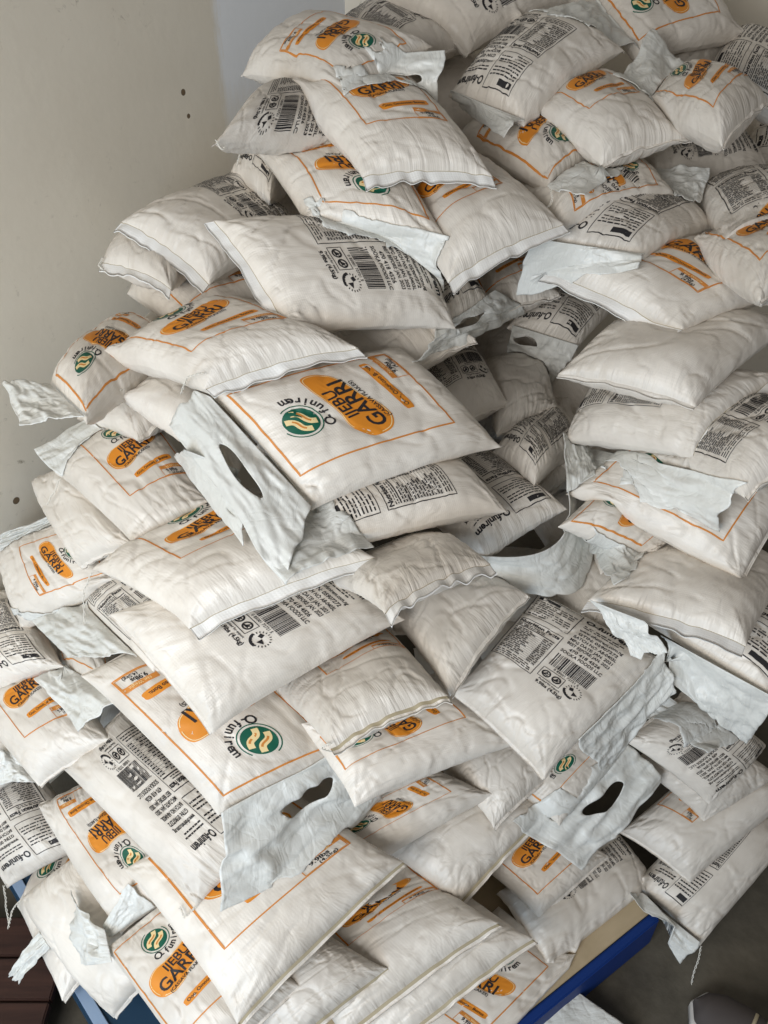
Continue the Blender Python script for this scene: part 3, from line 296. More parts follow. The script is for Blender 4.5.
INSIDE = [[[-0.51, 0.697, 0.17], [-0.497, 0.907, 0.17], [-0.198, 0.888, 0.17], [-0.211, 0.679, 0.17]], [[-0.367, 1.044, 0.258], [-0.157, 1.04, 0.258], [-0.162, 0.74, 0.258], [-0.372, 0.745, 0.258]], [[-0.104, 1.041, 0.258], [0.106, 1.038, 0.258], [0.101, 0.738, 0.258], [-0.109, 0.741, 0.258]], [[0.11, 1.349, 0.258], [0.319, 1.369, 0.258], [0.348, 1.07, 0.258], [0.139, 1.05, 0.258]], [[-0.384, 0.891, 0.346], [-0.405, 1.1, 0.346], [-0.106, 1.13, 0.346], [-0.085, 0.921, 0.346]], [[-0.075, 1.16, 0.346], [-0.046, 1.368, 0.346], [0.251, 1.327, 0.346], [0.222, 1.119, 0.346]], [[0.283, 1.12, 0.346], [0.264, 1.329, 0.346], [0.562, 1.357, 0.346], [0.582, 1.148, 0.346]], [[-0.622, 1.363, 0.434], [-0.412, 1.364, 0.434], [-0.412, 1.064, 0.434], [-0.622, 1.063, 0.434]], [[0.07, 1.347, 0.434], [0.28, 1.346, 0.434], [0.278, 1.046, 0.434], [0.068, 1.047, 0.434]], [[-0.757, 1.158, 0.522], [-0.771, 1.367, 0.522], [-0.472, 1.387, 0.522], [-0.458, 1.178, 0.522]], [[-0.438, 0.918, 0.522], [-0.455, 1.128, 0.522], [-0.156, 1.152, 0.522], [-0.139, 0.942, 0.522]], [[0.216, 1.164, 0.522], [0.226, 1.373, 0.522], [0.526, 1.359, 0.522], [0.516, 1.149, 0.522]], [[0.169, 1.343, 0.61], [0.377, 1.372, 0.61], [0.419, 1.075, 0.61], [0.211, 1.046, 0.61]], [[0.377, 1.663, 0.61], [0.585, 1.693, 0.61], [0.628, 1.396, 0.61], [0.42, 1.366, 0.61]], [[-0.479, 1.159, 0.698], [-0.491, 1.369, 0.698], [-0.192, 1.386, 0.698], [-0.18, 1.176, 0.698]], [[-0.168, 1.129, 0.698], [-0.18, 1.338, 0.698], [0.119, 1.355, 0.698], [0.131, 1.146, 0.698]], [[0.159, 1.182, 0.698], [0.179, 1.391, 0.698], [0.477, 1.363, 0.698], [0.458, 1.154, 0.698]], [[0.189, 1.583, 0.698], [0.161, 1.791, 0.698], [0.459, 1.831, 0.698], [0.486, 1.623, 0.698]], [[0.475, 1.408, 0.698], [0.504, 1.616, 0.698], [0.801, 1.574, 0.698], [0.772, 1.366, 0.698]], [[-0.386, 1.335, 0.786], [-0.177, 1.359, 0.786], [-0.142, 1.061, 0.786], [-0.35, 1.037, 0.786]], [[0.114, 1.688, 0.786], [0.322, 1.718, 0.786], [0.365, 1.422, 0.786], [0.158, 1.391, 0.786]], [[0.127, 2.004, 0.786], [0.337, 2.008, 0.786], [0.343, 1.709, 0.786], [0.133, 1.704, 0.786]], [[0.39, 1.716, 0.786], [0.598, 1.692, 0.786], [0.563, 1.394, 0.786], [0.355, 1.418, 0.786]], [[-0.387, 1.158, 0.874], [-0.358, 1.366, 0.874], [-0.061, 1.324, 0.874], [-0.09, 1.116, 0.874]], [[-0.041, 1.355, 0.874], [-0.059, 1.564, 0.874], [0.24, 1.59, 0.874], [0.258, 1.38, 0.874]], [[-0.065, 1.635, 0.874], [-0.036, 1.843, 0.874], [0.261, 1.802, 0.874], [0.232, 1.594, 0.874]], [[0.29, 1.389, 0.874], [0.276, 1.598, 0.874], [0.576, 1.617, 0.874], [0.589, 1.408, 0.874]], [[0.263, 1.62, 0.874], [0.277, 1.829, 0.874], [0.576, 1.81, 0.874], [0.563, 1.6, 0.874]], [[-0.404, 1.696, 0.962], [-0.194, 1.688, 0.962], [-0.205, 1.388, 0.962], [-0.415, 1.396, 0.962]], [[-0.138, 1.679, 0.962], [0.071, 1.666, 0.962], [0.053, 1.366, 0.962], [-0.156, 1.379, 0.962]], [[0.045, 2.007, 0.962], [0.255, 2.014, 0.962], [0.265, 1.714, 0.962], [0.055, 1.707, 0.962]], [[-0.456, 1.394, 1.05], [-0.43, 1.602, 1.05], [-0.132, 1.565, 1.05], [-0.159, 1.356, 1.05]], [[-0.405, 1.589, 1.05], [-0.435, 1.797, 1.05], [-0.138, 1.84, 1.05], [-0.108, 1.632, 1.05]], [[-0.104, 1.636, 1.05], [-0.106, 1.846, 1.05], [0.194, 1.848, 1.05], [0.196, 1.638, 1.05]], [[-0.499, 1.688, 1.138], [-0.291, 1.659, 1.138], [-0.332, 1.362, 1.138], [-0.54, 1.39, 1.138]], [[-0.321, 1.685, 1.138], [-0.112, 1.703, 1.138], [-0.086, 1.404, 1.138], [-0.295, 1.386, 1.138]], [[0.152, 2.004, 1.138], [0.36, 2.032, 1.138], [0.4, 1.735, 1.138], [0.192, 1.707, 1.138]], [[-0.463, 1.593, 1.226], [-0.494, 1.801, 1.226], [-0.198, 1.846, 1.226], [-0.166, 1.638, 1.226]], [[-0.163, 1.62, 1.226], [-0.191, 1.828, 1.226], [0.107, 1.868, 1.226], [0.134, 1.66, 1.226]], [[0.501, 1.593, 1.226], [0.478, 1.802, 1.226], [0.777, 1.834, 1.226], [0.799, 1.625, 1.226]], [[0.496, 1.858, 1.226], [0.491, 2.068, 1.226], [0.79, 2.076, 1.226], [0.796, 1.866, 1.226]], [[-0.324, 2.045, 1.314], [-0.115, 2.03, 1.314], [-0.136, 1.731, 1.314], [-0.345, 1.746, 1.314]], [[-0.114, 1.685, 1.314], [0.094, 1.658, 1.314], [0.056, 1.361, 1.314], [-0.152, 1.387, 1.314]], [[-0.116, 2.017, 1.314], [0.093, 1.995, 1.314], [0.061, 1.697, 1.314], [-0.148, 1.719, 1.314]], [[0.13, 2.033, 1.314], [0.34, 2.038, 1.314], [0.347, 1.738, 1.314], [0.137, 1.733, 1.314]], [[0.361, 2.016, 1.314], [0.57, 1.99, 1.314], [0.532, 1.692, 1.314], [0.324, 1.718, 1.314]], [[0.577, 2.023, 1.314], [0.787, 2.026, 1.314], [0.792, 1.726, 1.314], [0.582, 1.723, 1.314]], [[0.603, 2.341, 1.314], [0.812, 2.317, 1.314], [0.778, 2.019, 1.314], [0.569, 2.043, 1.314]], [[-0.059, 1.651, 1.402], [-0.029, 1.859, 1.402], [0.268, 1.816, 1.402], [0.237, 1.608, 1.402]], [[-0.068, 1.854, 1.402], [-0.086, 2.063, 1.402], [0.213, 2.09, 1.402], [0.231, 1.88, 1.402]], [[0.248, 1.626, 1.402], [0.265, 1.835, 1.402], [0.564, 1.811, 1.402], [0.547, 1.601, 1.402]], [[0.299, 1.848, 1.402], [0.272, 2.056, 1.402], [0.569, 2.096, 1.402], [0.597, 1.887, 1.402]], [[0.257, 2.116, 1.402], [0.276, 2.326, 1.402], [0.575, 2.298, 1.402], [0.556, 2.089, 1.402]], [[0.618, 2.062, 1.402], [0.603, 2.271, 1.402], [0.903, 2.293, 1.402], [0.918, 2.083, 1.402]], [[-0.151, 2.013, 1.49], [0.059, 2.005, 1.49], [0.048, 1.705, 1.49], [-0.162, 1.713, 1.49]], [[0.051, 2.35, 1.49], [0.26, 2.367, 1.49], [0.285, 2.068, 1.49], [0.076, 2.051, 1.49]], [[0.321, 2.04, 1.49], [0.531, 2.037, 1.49], [0.526, 1.737, 1.49], [0.316, 1.74, 1.49]], [[0.326, 2.352, 1.49], [0.536, 2.338, 1.49], [0.515, 2.039, 1.49], [0.306, 2.053, 1.49]]]
SHEET = [[0.27, 0.613, 0.03], [0.335, 0.706, 0.075], [0.39, 0.731, 0.06], [0.544, 0.65, 0.0]]
SHOE_AT = (0.776, 0.621, 0)

T = .051
for q in reversed(sorted(INSIDE, key=lambda q: q[0][2])):    # the sacks that carry the outer ones
    SACKS.insert(0, {'f': 'N', 'c': q, 'n': [0, 0, 1], 'in': True, 'label': 'plain sack inside the heap carrying the outer sacks'})
rng = np.random.default_rng(7)
def hsh(ix, iy, seed):
    n = (ix.astype(np.int64)*374761393 + iy.astype(np.int64)*668265263 + seed*974711) & 0xffffffff
    n = ((n ^ (n >> 13))*1274126177) & 0xffffffff
    return ((n ^ (n >> 16)) & 0xffff)/65535.
def vn(x, y, seed):
    ix = np.floor(x); iy = np.floor(y); fx = x-ix; fy = y-iy
    fx = fx*fx*(3-2*fx); fy = fy*fy*(3-2*fy)
    a = hsh(ix, iy, seed); b = hsh(ix+1, iy, seed); c = hsh(ix, iy+1, seed); d = hsh(ix+1, iy+1, seed)
    return (a*(1-fx)+b*fx)*(1-fy)+(c*(1-fx)+d*fx)*fy
def ridge(x, y, seed): return 1-np.abs(2*vn(x, y, seed)-1)
def prof(u, v, pu=2.8, pv=3.4):
    a = np.clip(1-np.abs(2*u-1)**pu, 0, 1); b = np.clip(1-np.abs(2*v-1)**pv, 0, 1)
    return (a*b)**.52
def base_pos(S, u, v, side):
    A, B, C, D = [np.array(c) for c in S['c']]; n = np.array(S['n'])
    # seams bow inwards between the four ears
    c = .050; uu = .5+(u-.5)*(1-c*(1-(2*v-1)**4)); vv = .5+(v-.5)*(1-c*.6*(1-(2*u-1)**4))
    p = (A[None, None]*((1-uu)*(1-vv))[..., None]+B[None, None]*(uu*(1-vv))[..., None]+C[None, None]*(uu*vv)[..., None]+D[None, None]*((1-uu)*vv)[..., None])
    t = T*S.get('fat', 1.)
    h = t*prof(u, v)*(1+.22*(vn(u*2.6+3, v*2.6, S['seed'])-.5))
    sag = .010*((2*u-1)**2*(2*v-1)**2)          # ears droop
    return p + n*(side*h-sag)[..., None]
NU, NV = 18, 24
cu, cv = np.meshgrid(np.linspace(0, 1, NU+1), np.linspace(0, 1, NV+1), indexing='ij')
def gfaces(nu, nv, off=0, flip=False):
    F = []
    for i in range(nu):
        for j in range(nv):
            a = off+i*(nv+1)+j; f = (a, a+nv+1, a+nv+2, a+1)
            F.append(f[::-1] if flip else f)
    return F
# A->B is u, A->D is v; seen from above the corners run clockwise, so the upper side winds v before u
CF = gfaces(NU, NV, 0, True)+gfaces(NU, NV, (NU+1)*(NV+1), False)
nper = (NU+1)*(NV+1)
for i, s in enumerate(SACKS):
    s['seed'] = 31+i*7
    s['cd'] = np.zeros((2, NU+1, NV+1, 3))
    s['b0'] = np.stack([base_pos(s, cu, cv, 1), base_pos(s, cu, cv, -1)])
    s['nv'] = np.array(s['n'])
def bvh_of(s):
    P = (s['b0']+s['cd']).reshape(-1, 3)
    return BVHTree.FromPolygons(P.tolist(), CF), P
edge = np.zeros((NU+1, NV+1), bool); edge[0] = edge[-1] = True; edge[:, 0] = edge[:, -1] = True
def smooth(D):
    Q = D.copy()
    Q[:, 1:-1, 1:-1] = .5*D[:, 1:-1, 1:-1]+.125*(D[:, 2:, 1:-1]+D[:, :-2, 1:-1]+D[:, 1:-1, 2:]+D[:, 1:-1, :-2])
    return Q
WN = Vector((-WD.y, WD.x, 0))
if WN.dot(Vector((1, 0, 0))) < 0: WN = -WN
for it in range(8):
    bv = [bvh_of(s) for s in SACKS]
    lo = np.array([p.min(0) for _, p in bv]); hi = np.array([p.max(0) for _, p in bv])
    DD = [np.zeros((2*nper, 3)) for _ in SACKS]
    for i in range(len(SACKS)):
        for j in range(len(SACKS)):
            if i == j or (lo[i] > hi[j]).any() or (hi[i] < lo[j]).any(): continue
            P = bv[i][1]; tree = bv[j][0]
            nav = SACKS[i]['nv']+SACKS[j]['nv']; nav = nav/np.linalg.norm(nav)
            dirn = -nav if j > i else nav; share = .62 if j > i else .38
            m = ((P > lo[j]) & (P < hi[j])).all(1)
            for k in np.nonzero(m)[0]:
                v = Vector(P[k]); co, no, _, dist = tree.find_nearest(v)
                if co is None or (v-co).dot(no) >= 0 or dist > .05: continue
                hit = tree.ray_cast(v, Vector(dirn))
                if hit[0] is not None and hit[3] < .045 and hit[3] < dist*3.0: d = dirn*hit[3]
                else: d = np.array(co-v)
                d = d*share
                if np.linalg.norm(d) > np.linalg.norm(DD[i][k]): DD[i][k] = d
    for i, s in enumerate(SACKS):
        D = DD[i].reshape(2, NU+1, NV+1, 3)
        e = (D[0]+D[1])[edge]*.5; D[0][edge] = e; D[1][edge] = e
        s['cd'] = smooth(s['cd']+D*.9)
        P = s['b0']+s['cd']
        zz = P[..., 2]; base = np.full(zz.shape, .006)
        for (pp, px_, py_, lx, ly, top) in DECKS:      # sacks lie on the decks, not in them
            a_ = (P[..., 0]-pp[0])*px_[0]+(P[..., 1]-pp[1])*px_[1]; b_ = (P[..., 0]-pp[0])*py_[0]+(P[..., 1]-pp[1])*py_[1]
            base = np.where((a_ > lx[0]) & (a_ < lx[1]) & (b_ > ly[0]) & (b_ < ly[1]), np.maximum(base, top), base)
        s['cd'][..., 2] += np.maximum(0, base-zz)
        q = (P[..., 0]-CORNER[0])*WN.x+(P[..., 1]-CORNER[1])*WN.y
        push = np.maximum(0, .004-q); s['cd'][..., 0] += push*WN.x; s['cd'][..., 1] += push*WN.y
        s['cd'][..., 1] -= np.maximum(0, P[..., 1]-(CORNER[1]-.004))

def upsample(C, u, v):
    x = u*NU; y = v*NV; i = np.clip(np.floor(x).astype(int), 0, NU-1); j = np.clip(np.floor(y).astype(int), 0, NV-1)
    fx = (x-i)[..., None]; fy = (y-j)[..., None]
    return (C[i, j]*(1-fx)+C[i+1, j]*fx)*(1-fy)+(C[i, j+1]*(1-fx)+C[i+1, j+1]*fx)*fy
def wrinkle(u, v, sd):
    x = u*.21; y = v*.30                                # metres
    wx = x+.010*(vn(x*40, y*40, sd+1)-.5); wy = y+.010*(vn(x*40, y*40, sd+2)-.5)
    e = np.minimum(v, 1-v); s_ = np.minimum(u, 1-u)
    pleat = (ridge(wx*70, wy*9, sd+3)-.5)*.0042*np.exp(-e/.20)
    pleat2 = (ridge(wx*10, wy*62, sd+4)-.5)*.0034*np.exp(-s_/.16)
    lump = (vn(x*11, y*11, sd+5)-.5)*.0065+(vn(x*30, y*30, sd+6)-.5)*.0014
    a = 2*math.pi*hsh(np.array([sd]), np.array([3]), 5)[0]
    rx = wx*math.cos(a)+wy*math.sin(a); ry = -wx*math.sin(a)+wy*math.cos(a)
    cr = np.clip(ridge(rx*24, ry*9, sd+8)-.90, 0, 1)*.030
    cr2 = np.clip(ridge(ry*34+5, rx*12, sd+9)-.90, 0, 1)*.022
    # folds fanning from the ears
    fan = 0
    for k, (a0, b0) in enumerate(((0, 0), (1, 0), (1, 1), (0, 1))):
        dx = (u-a0)*.21; dy = (v-b0)*.30; r = np.sqrt(dx*dx+dy*dy); th = np.arctan2(np.abs(dy), np.abs(dx))
        fan = fan+(ridge(th*6+k, r*4, sd+11+k)-.5)*.0055*np.exp(-r/.05)*np.clip(r/.02, 0, 1)
    w_ = pleat+pleat2+lump-cr-cr2+fan
    return w_*np.clip(np.minimum(e*.30, s_*.21)/.012, 0, 1)

# ------------------------------------------------------------------ the printing on the sacks, in centimetres on a 27 x 38 panel
LAYERS = {}
def fill_poly(pts, rings=6):
    pts = np.array(pts, float); c = pts.mean(0); V = [c]; F = []; n = len(pts)
    for r in range(1, rings+1): V += list(c+(pts-c)*r/rings)
    for k in range(n): F.append((0, 1+k, 1+(k+1) % n))
    for r in range(rings-1):
        for k in range(n):
            a = 1+r*n+k; b = 1+r*n+(k+1) % n; F.append((a, a+n, b+n, b))
    return np.array(V), F
def stroke(pts, wd, closed=False, step=.7):
    P = []; n = len(pts); m = n if closed else n-1
    for k in range(m):
        a = np.array(pts[k], float); b = np.array(pts[(k+1) % n], float); q = max(1, int(np.linalg.norm(b-a)/step))
        for t in range(q): P.append(a+(b-a)*t/q)
    if not closed: P.append(np.array(pts[-1], float))
    P = np.array(P); L_ = len(P)
    if closed: d = np.roll(P, -1, 0)-np.roll(P, 1, 0)
    else: d = np.gradient(P, axis=0)
    d /= np.linalg.norm(d, axis=1)[:, None]+1e-9; nn = np.stack([-d[:, 1], d[:, 0]], 1)*wd/2
    V = np.concatenate([P-nn, P+nn]); F = []
    for k in range(L_ if closed else L_-1):
        b = (k+1) % L_; F.append((k, b, b+L_, k+L_))
    return V, F
def rect(x0, y0, x1, y1, step=.8):
    nx = max(1, int(abs(x1-x0)/step)); ny = max(1, int(abs(y1-y0)/step)); V = []; F = []
    for i in range(nx+1):
        for j in range(ny+1): V.append((x0+(x1-x0)*i/nx, y0+(y1-y0)*j/ny))
    for i in range(nx):
        for j in range(ny):
            a = i*(ny+1)+j; F.append((a, a+ny+1, a+ny+2, a+1))
    return np.array(V), F
def smooth_closed(pts, k=6):
    n = len(pts); out = []
    P = np.array(pts, float)
    for i in range(n):
        p0, p1, p2, p3 = P[i-1], P[i], P[(i+1) % n], P[(i+2) % n]
        for t in np.linspace(0, 1, k, endpoint=False):
            out.append(.5*((2*p1)+(-p0+p2)*t+(2*p0-5*p1+4*p2-p3)*t*t+(-p0+3*p1-3*p2+p3)*t**3))
    return np.array(out)
_tc = {}
def text2d(s, size, bold=0.):
    key = (s, size, bold)
    if key in _tc: return _tc[key]
    c = bpy.data.curves.new('lettering', 'FONT'); c.body = s; c.size = size; c.resolution_u = 3; c.offset = bold
    c.align_x = 'CENTER'; c.align_y = 'CENTER'
    o = bpy.data.objects.new('lettering', c); COL.objects.link(o)
    dg = bpy.context.evaluated_depsgraph_get(); me = bpy.data.meshes.new_from_object(o.evaluated_get(dg))
    bm = bmesh.new(); bm.from_mesh(me); bmesh.ops.triangulate(bm, faces=bm.faces[:])
    for _ in range(2):
        es = [e for e in bm.edges if e.calc_length() > .8]
        if not es: break
        bmesh.ops.subdivide_edges(bm, edges=es, cuts=1); bmesh.ops.triangulate(bm, faces=bm.faces[:])
    bm.verts.index_update()
    V = np.array([(v.co.x, v.co.y) for v in bm.verts]).reshape(-1, 2); F = [tuple(v.index for v in f.verts) for f in bm.faces]
    bm.free(); bpy.data.objects.remove(o); bpy.data.curves.remove(c); bpy.data.meshes.remove(me)
    _tc[key] = (V, F); return V, F
class Print:
    def __init__(s): s.items = []
    def add(s, VF, mat, lay, at=(0, 0), rot=0, yup=False):
        V, F = VF; V = np.array(V, float).copy()
        if yup:
            a = R_(rot); V = np.stack([V[:, 0]*math.cos(a)-V[:, 1]*math.sin(a), V[:, 0]*math.sin(a)+V[:, 1]*math.cos(a)], 1)
            V[:, 1] *= -1
        V = V+np.array(at); s.items.append((V, F, mat, lay))
    def text(s, t, size, mat, lay, at, rot=0, bold=0., w=None):
        V, F = text2d(t, size, bold)
        if w is not None and len(V): V = V*np.array([w/(V[:, 0].max()-V[:, 0].min()), 1])
        s.add((V, F), mat, lay, at, rot, True)
def words(P, x0, x1, y, h, seed, mat='black', fill=.9):
    r = random.Random(seed); x = x0; end = x0+(x1-x0)*fill
    while x < end:
        w_ = r.uniform(.5, 1.9)
        if x+w_ > x1: w_ = x1-x
        if w_ < .25: break
        P.add(rect(x, y, x+w_, y+h, 1.2), mat, 1); x += w_+.28
F_ = Print()
F_.add(stroke([(2.4, 2.0), (24.6, 2.0), (24.6, 34.0), (2.4, 34.0)], .36, True), 'line', 1)
OC = (13.5, 18.8)
blob = smooth_closed([(-10.4, -1.6), (-9.8, 2.0), (-6.6, 4.3), (-2.4, 4.4), (1.6, 5.2), (5.6, 6.5), (9.4, 6.4), (10.3, 3.2), (8.8, -.6), (5.2, -2.8), (1.2, -4.2), (-1.6, -6.3), (-5.8, -7.0), (-9.2, -5.0)])*np.array([.88, .76])
F_.add(fill_poly(blob, 10), 'orange', 1, OC, 0, True)
F_.add(stroke(blob*.95, .17, True), 'cream', 2, OC, 0, True)
F_.text('IJEBU', 3.4, 'black', 3, (13.6, 17.0), 9, .05)
F_.text('GARRI', 4.7, 'black', 3, (12.9, 20.2), 9, .085)
F_.text('(CASSAVA FLAKES)', 1.3, 'black', 3, (13.2, 22.7), 9, .02)
F_.add(fill_poly(smooth_closed([(-7.0, 0), (-6.2, .95), (0, 1.0), (6.2, .95), (7.0, 0), (6.2, -.95), (0, -1.0), (-6.2, -.95)]), 4), 'orange', 1, (15.5, 28.0), 6, True)
F_.text('Ooo, Omoooso Bonus', 1.3, 'black', 2, (15.5, 28.0), 6, .02)
ang = np.linspace(0, 2*math.pi, 44, endpoint=False); circ = np.stack([np.cos(ang), np.sin(ang)], 1)
GC = (12.5, 8.4)
F_.add(fill_poly(circ*3.2, 6), 'green', 1, GC, 0, True)
a_ = np.linspace(1.9, 6.9, 34); F_.add(stroke(np.stack([np.cos(a_), np.sin(a_)], 1)*3.75, .22), 'green', 1, GC, 0, True)
tt = np.linspace(0, 1, 16)
for k, (oy, mt, wd, ly) in enumerate(((1.1, 'cream', 1.25, 2), (-1.0, 'cream', 1.25, 2), (1.0, 'line', .4, 3), (-1.1, 'line', .4, 3))):
    x = -2.3+4.6*tt; y = oy+.45*np.sin(tt*2*math.pi)+.4*(tt-.5)*2
    if ly == 3: x = x[3:-3]; y = y[3:-3]
    F_.add(stroke(np.stack([x, y], 1), wd), mt, ly, GC, 40, True)
wd_ = 'O-funirem'
for k, ch in enumerate(wd_):
    a = R_(-112+k*14.5); rr = 5.0
    F_.text(ch, 2.5 if k else 2.8, 'black', 1, (GC[0]+rr*math.cos(a), GC[1]-rr*math.sin(a)), math.degrees(a)+90, .06)
F_.add(stroke([(16.8, 30.1), (24.3, 30.1), (24.3, 33.7), (16.8, 33.7)], .16, True), 'line', 1)
F_.add(rect(16.9, 30.2, 24.2, 31.3), 'line', 1)
F_.text('Net Weight', 1.0, 'cream', 2, (20.6, 30.75))
F_.text('9.9lbs', 1.5, 'black', 1, (20.0, 32.0), 0, .04); F_.text('(4.5kg)', 1.2, 'black', 1, (21.2, 33.1), 0, .02)
Bk = Print()
Bk.add(stroke([(1.6, 2.2), (13.0, 2.2), (13.0, 12.6), (1.6, 12.6)], .2, True), 'black', 1)
Bk.add(rect(2.4, 2.9, 7.6, 4.2), 'black', 1)
for r_ in range(8): words(Bk, 2.3, 12.4, 4.9+r_*.94, .36, 100+r_, fill=.95 if r_ % 4 != 3 else .45)
Bk.add(stroke([(1.6, 14.6), (13.0, 14.6), (13.0, 32.0), (1.6, 32.0)], .2, True), 'black', 1)
Bk.text('Nutrition Facts', 1.7, 'black', 1, (7.3, 15.8), 0, .07, w=10.4)
Bk.add(rect(2.3, 18.0, 12.3, 18.3), 'black', 1)
for r_ in range(2): words(Bk, 2.3, 12.3, 16.85+r_*.6, .26, 60+r_, fill=.7)
for r_ in range(14):
    y = 18.8+r_*.74
    words(Bk, 2.3, 8.2, y, .32, 200+r_, fill=.75); words(Bk, 9.8, 12.2, y, .32, 300+r_)
    Bk.add(stroke([(2.2, y+.53), (12.4, y+.53)], .06), 'black', 1)
for r_ in range(3): words(Bk, 2.3, 12.3, 29.6+r_*.7, .3, 400+r_)
Bk.text('O-funirem', 2.6, 'black', 1, (19.6, 3.6), 0, .08)
for r_ in range(2): words(Bk, 14.6, 25.4, 5.8+r_*.85, .36, 500+r_, fill=.8)
for k, (t_, y) in enumerate((('www.ofunirem.com.ng', 8.4), ('GTIN: 05907272', 10.2), ('BATCH NO: A8-0403L', 11.9), ('MFG DATE: JAN. 2021', 13.6), ('BEST BEFORE: JAN. 2023', 15.2), ('470 418 4526', 17.1), ('SOOKA FOODS LLC', 18.7))):
    Bk.text(t_, 1.45, 'black', 1, (19.8, y), 0, .035, w=10.8 if len(t_) > 14 else None)
rb = random.Random(5); x = 14.5
while x < 24.9:
    w_ = rb.choice([.12, .16, .28, .4]); Bk.add(rect(x, 20.2, min(x+w_, 25.2), 25.3, 1.2), 'black', 1); x += w_+rb.choice([.12, .16, .28])
Bk.text('0 85001 72721 5', 1.0, 'black', 1, (19.8, 26.0), 0, .02)
Bk.add(stroke([(14.2, 26.9), (20.2, 26.9), (20.2, 30.5), (14.2, 30.5)], .18, True), 'black', 1)
for cx_ in (15.8, 18.6):
    Bk.add(stroke(circ*1.0, .4, True), 'black', 1, (cx_, 28.7), 0, True)
    Bk.add(fill_poly(np.array([(-.7, -.6), (.6, -.45), (.1, .8)]), 2), 'black', 1, (cx_, 28.7), 0, True)
    Bk.add(stroke([(-1.0, .1), (1.0, -.1)], .22), 'black', 1, (cx_, 28.7), 30, True)
RC = (23.3, 28.8)
a2 = np.linspace(3.3, 5.0, 10); Bk.add(stroke(np.stack([np.cos(a2), np.sin(a2)], 1)*2.15, .6), 'black', 1, RC, 0, True)
for k in range(18):
    a = k/18*2*math.pi; Bk.add(rect(-.11, 1.75, .11, 2.2), 'black', 1, RC, math.degrees(a), True)
Bk.add(rect(-1.0, .3, 0, 1.3), 'black', 1, RC, 20, True); Bk.add(fill_poly(np.array([(-.3, -1.2), (1.2, -.8), (.1, .2)]), 2), 'black', 1, RC, 20, True)
Bk.text('9.9lbs (4.5kg)', 1.4, 'black', 1, (18.6, 32.6), 0, .05); Bk.text('Packed for export', .8, 'black', 1, (18.0, 31.3), 0, .02)
def compile_print(P):
    V = []; F = []; MT = []; LY = []; off = 0
    for v, f, m, l in P.items:
        V.append(v); F += [tuple(i+off for i in q) for q in f]; MT += [m]*len(f); LY.append(np.full(len(v), l)); off += len(v)
    return np.concatenate(V), F, MT, np.concatenate(LY)
PR = {'F': compile_print(F_), 'B': compile_print(Bk)}
SLOT = ['sack', 'orange', 'line', 'cream', 'green', 'black']

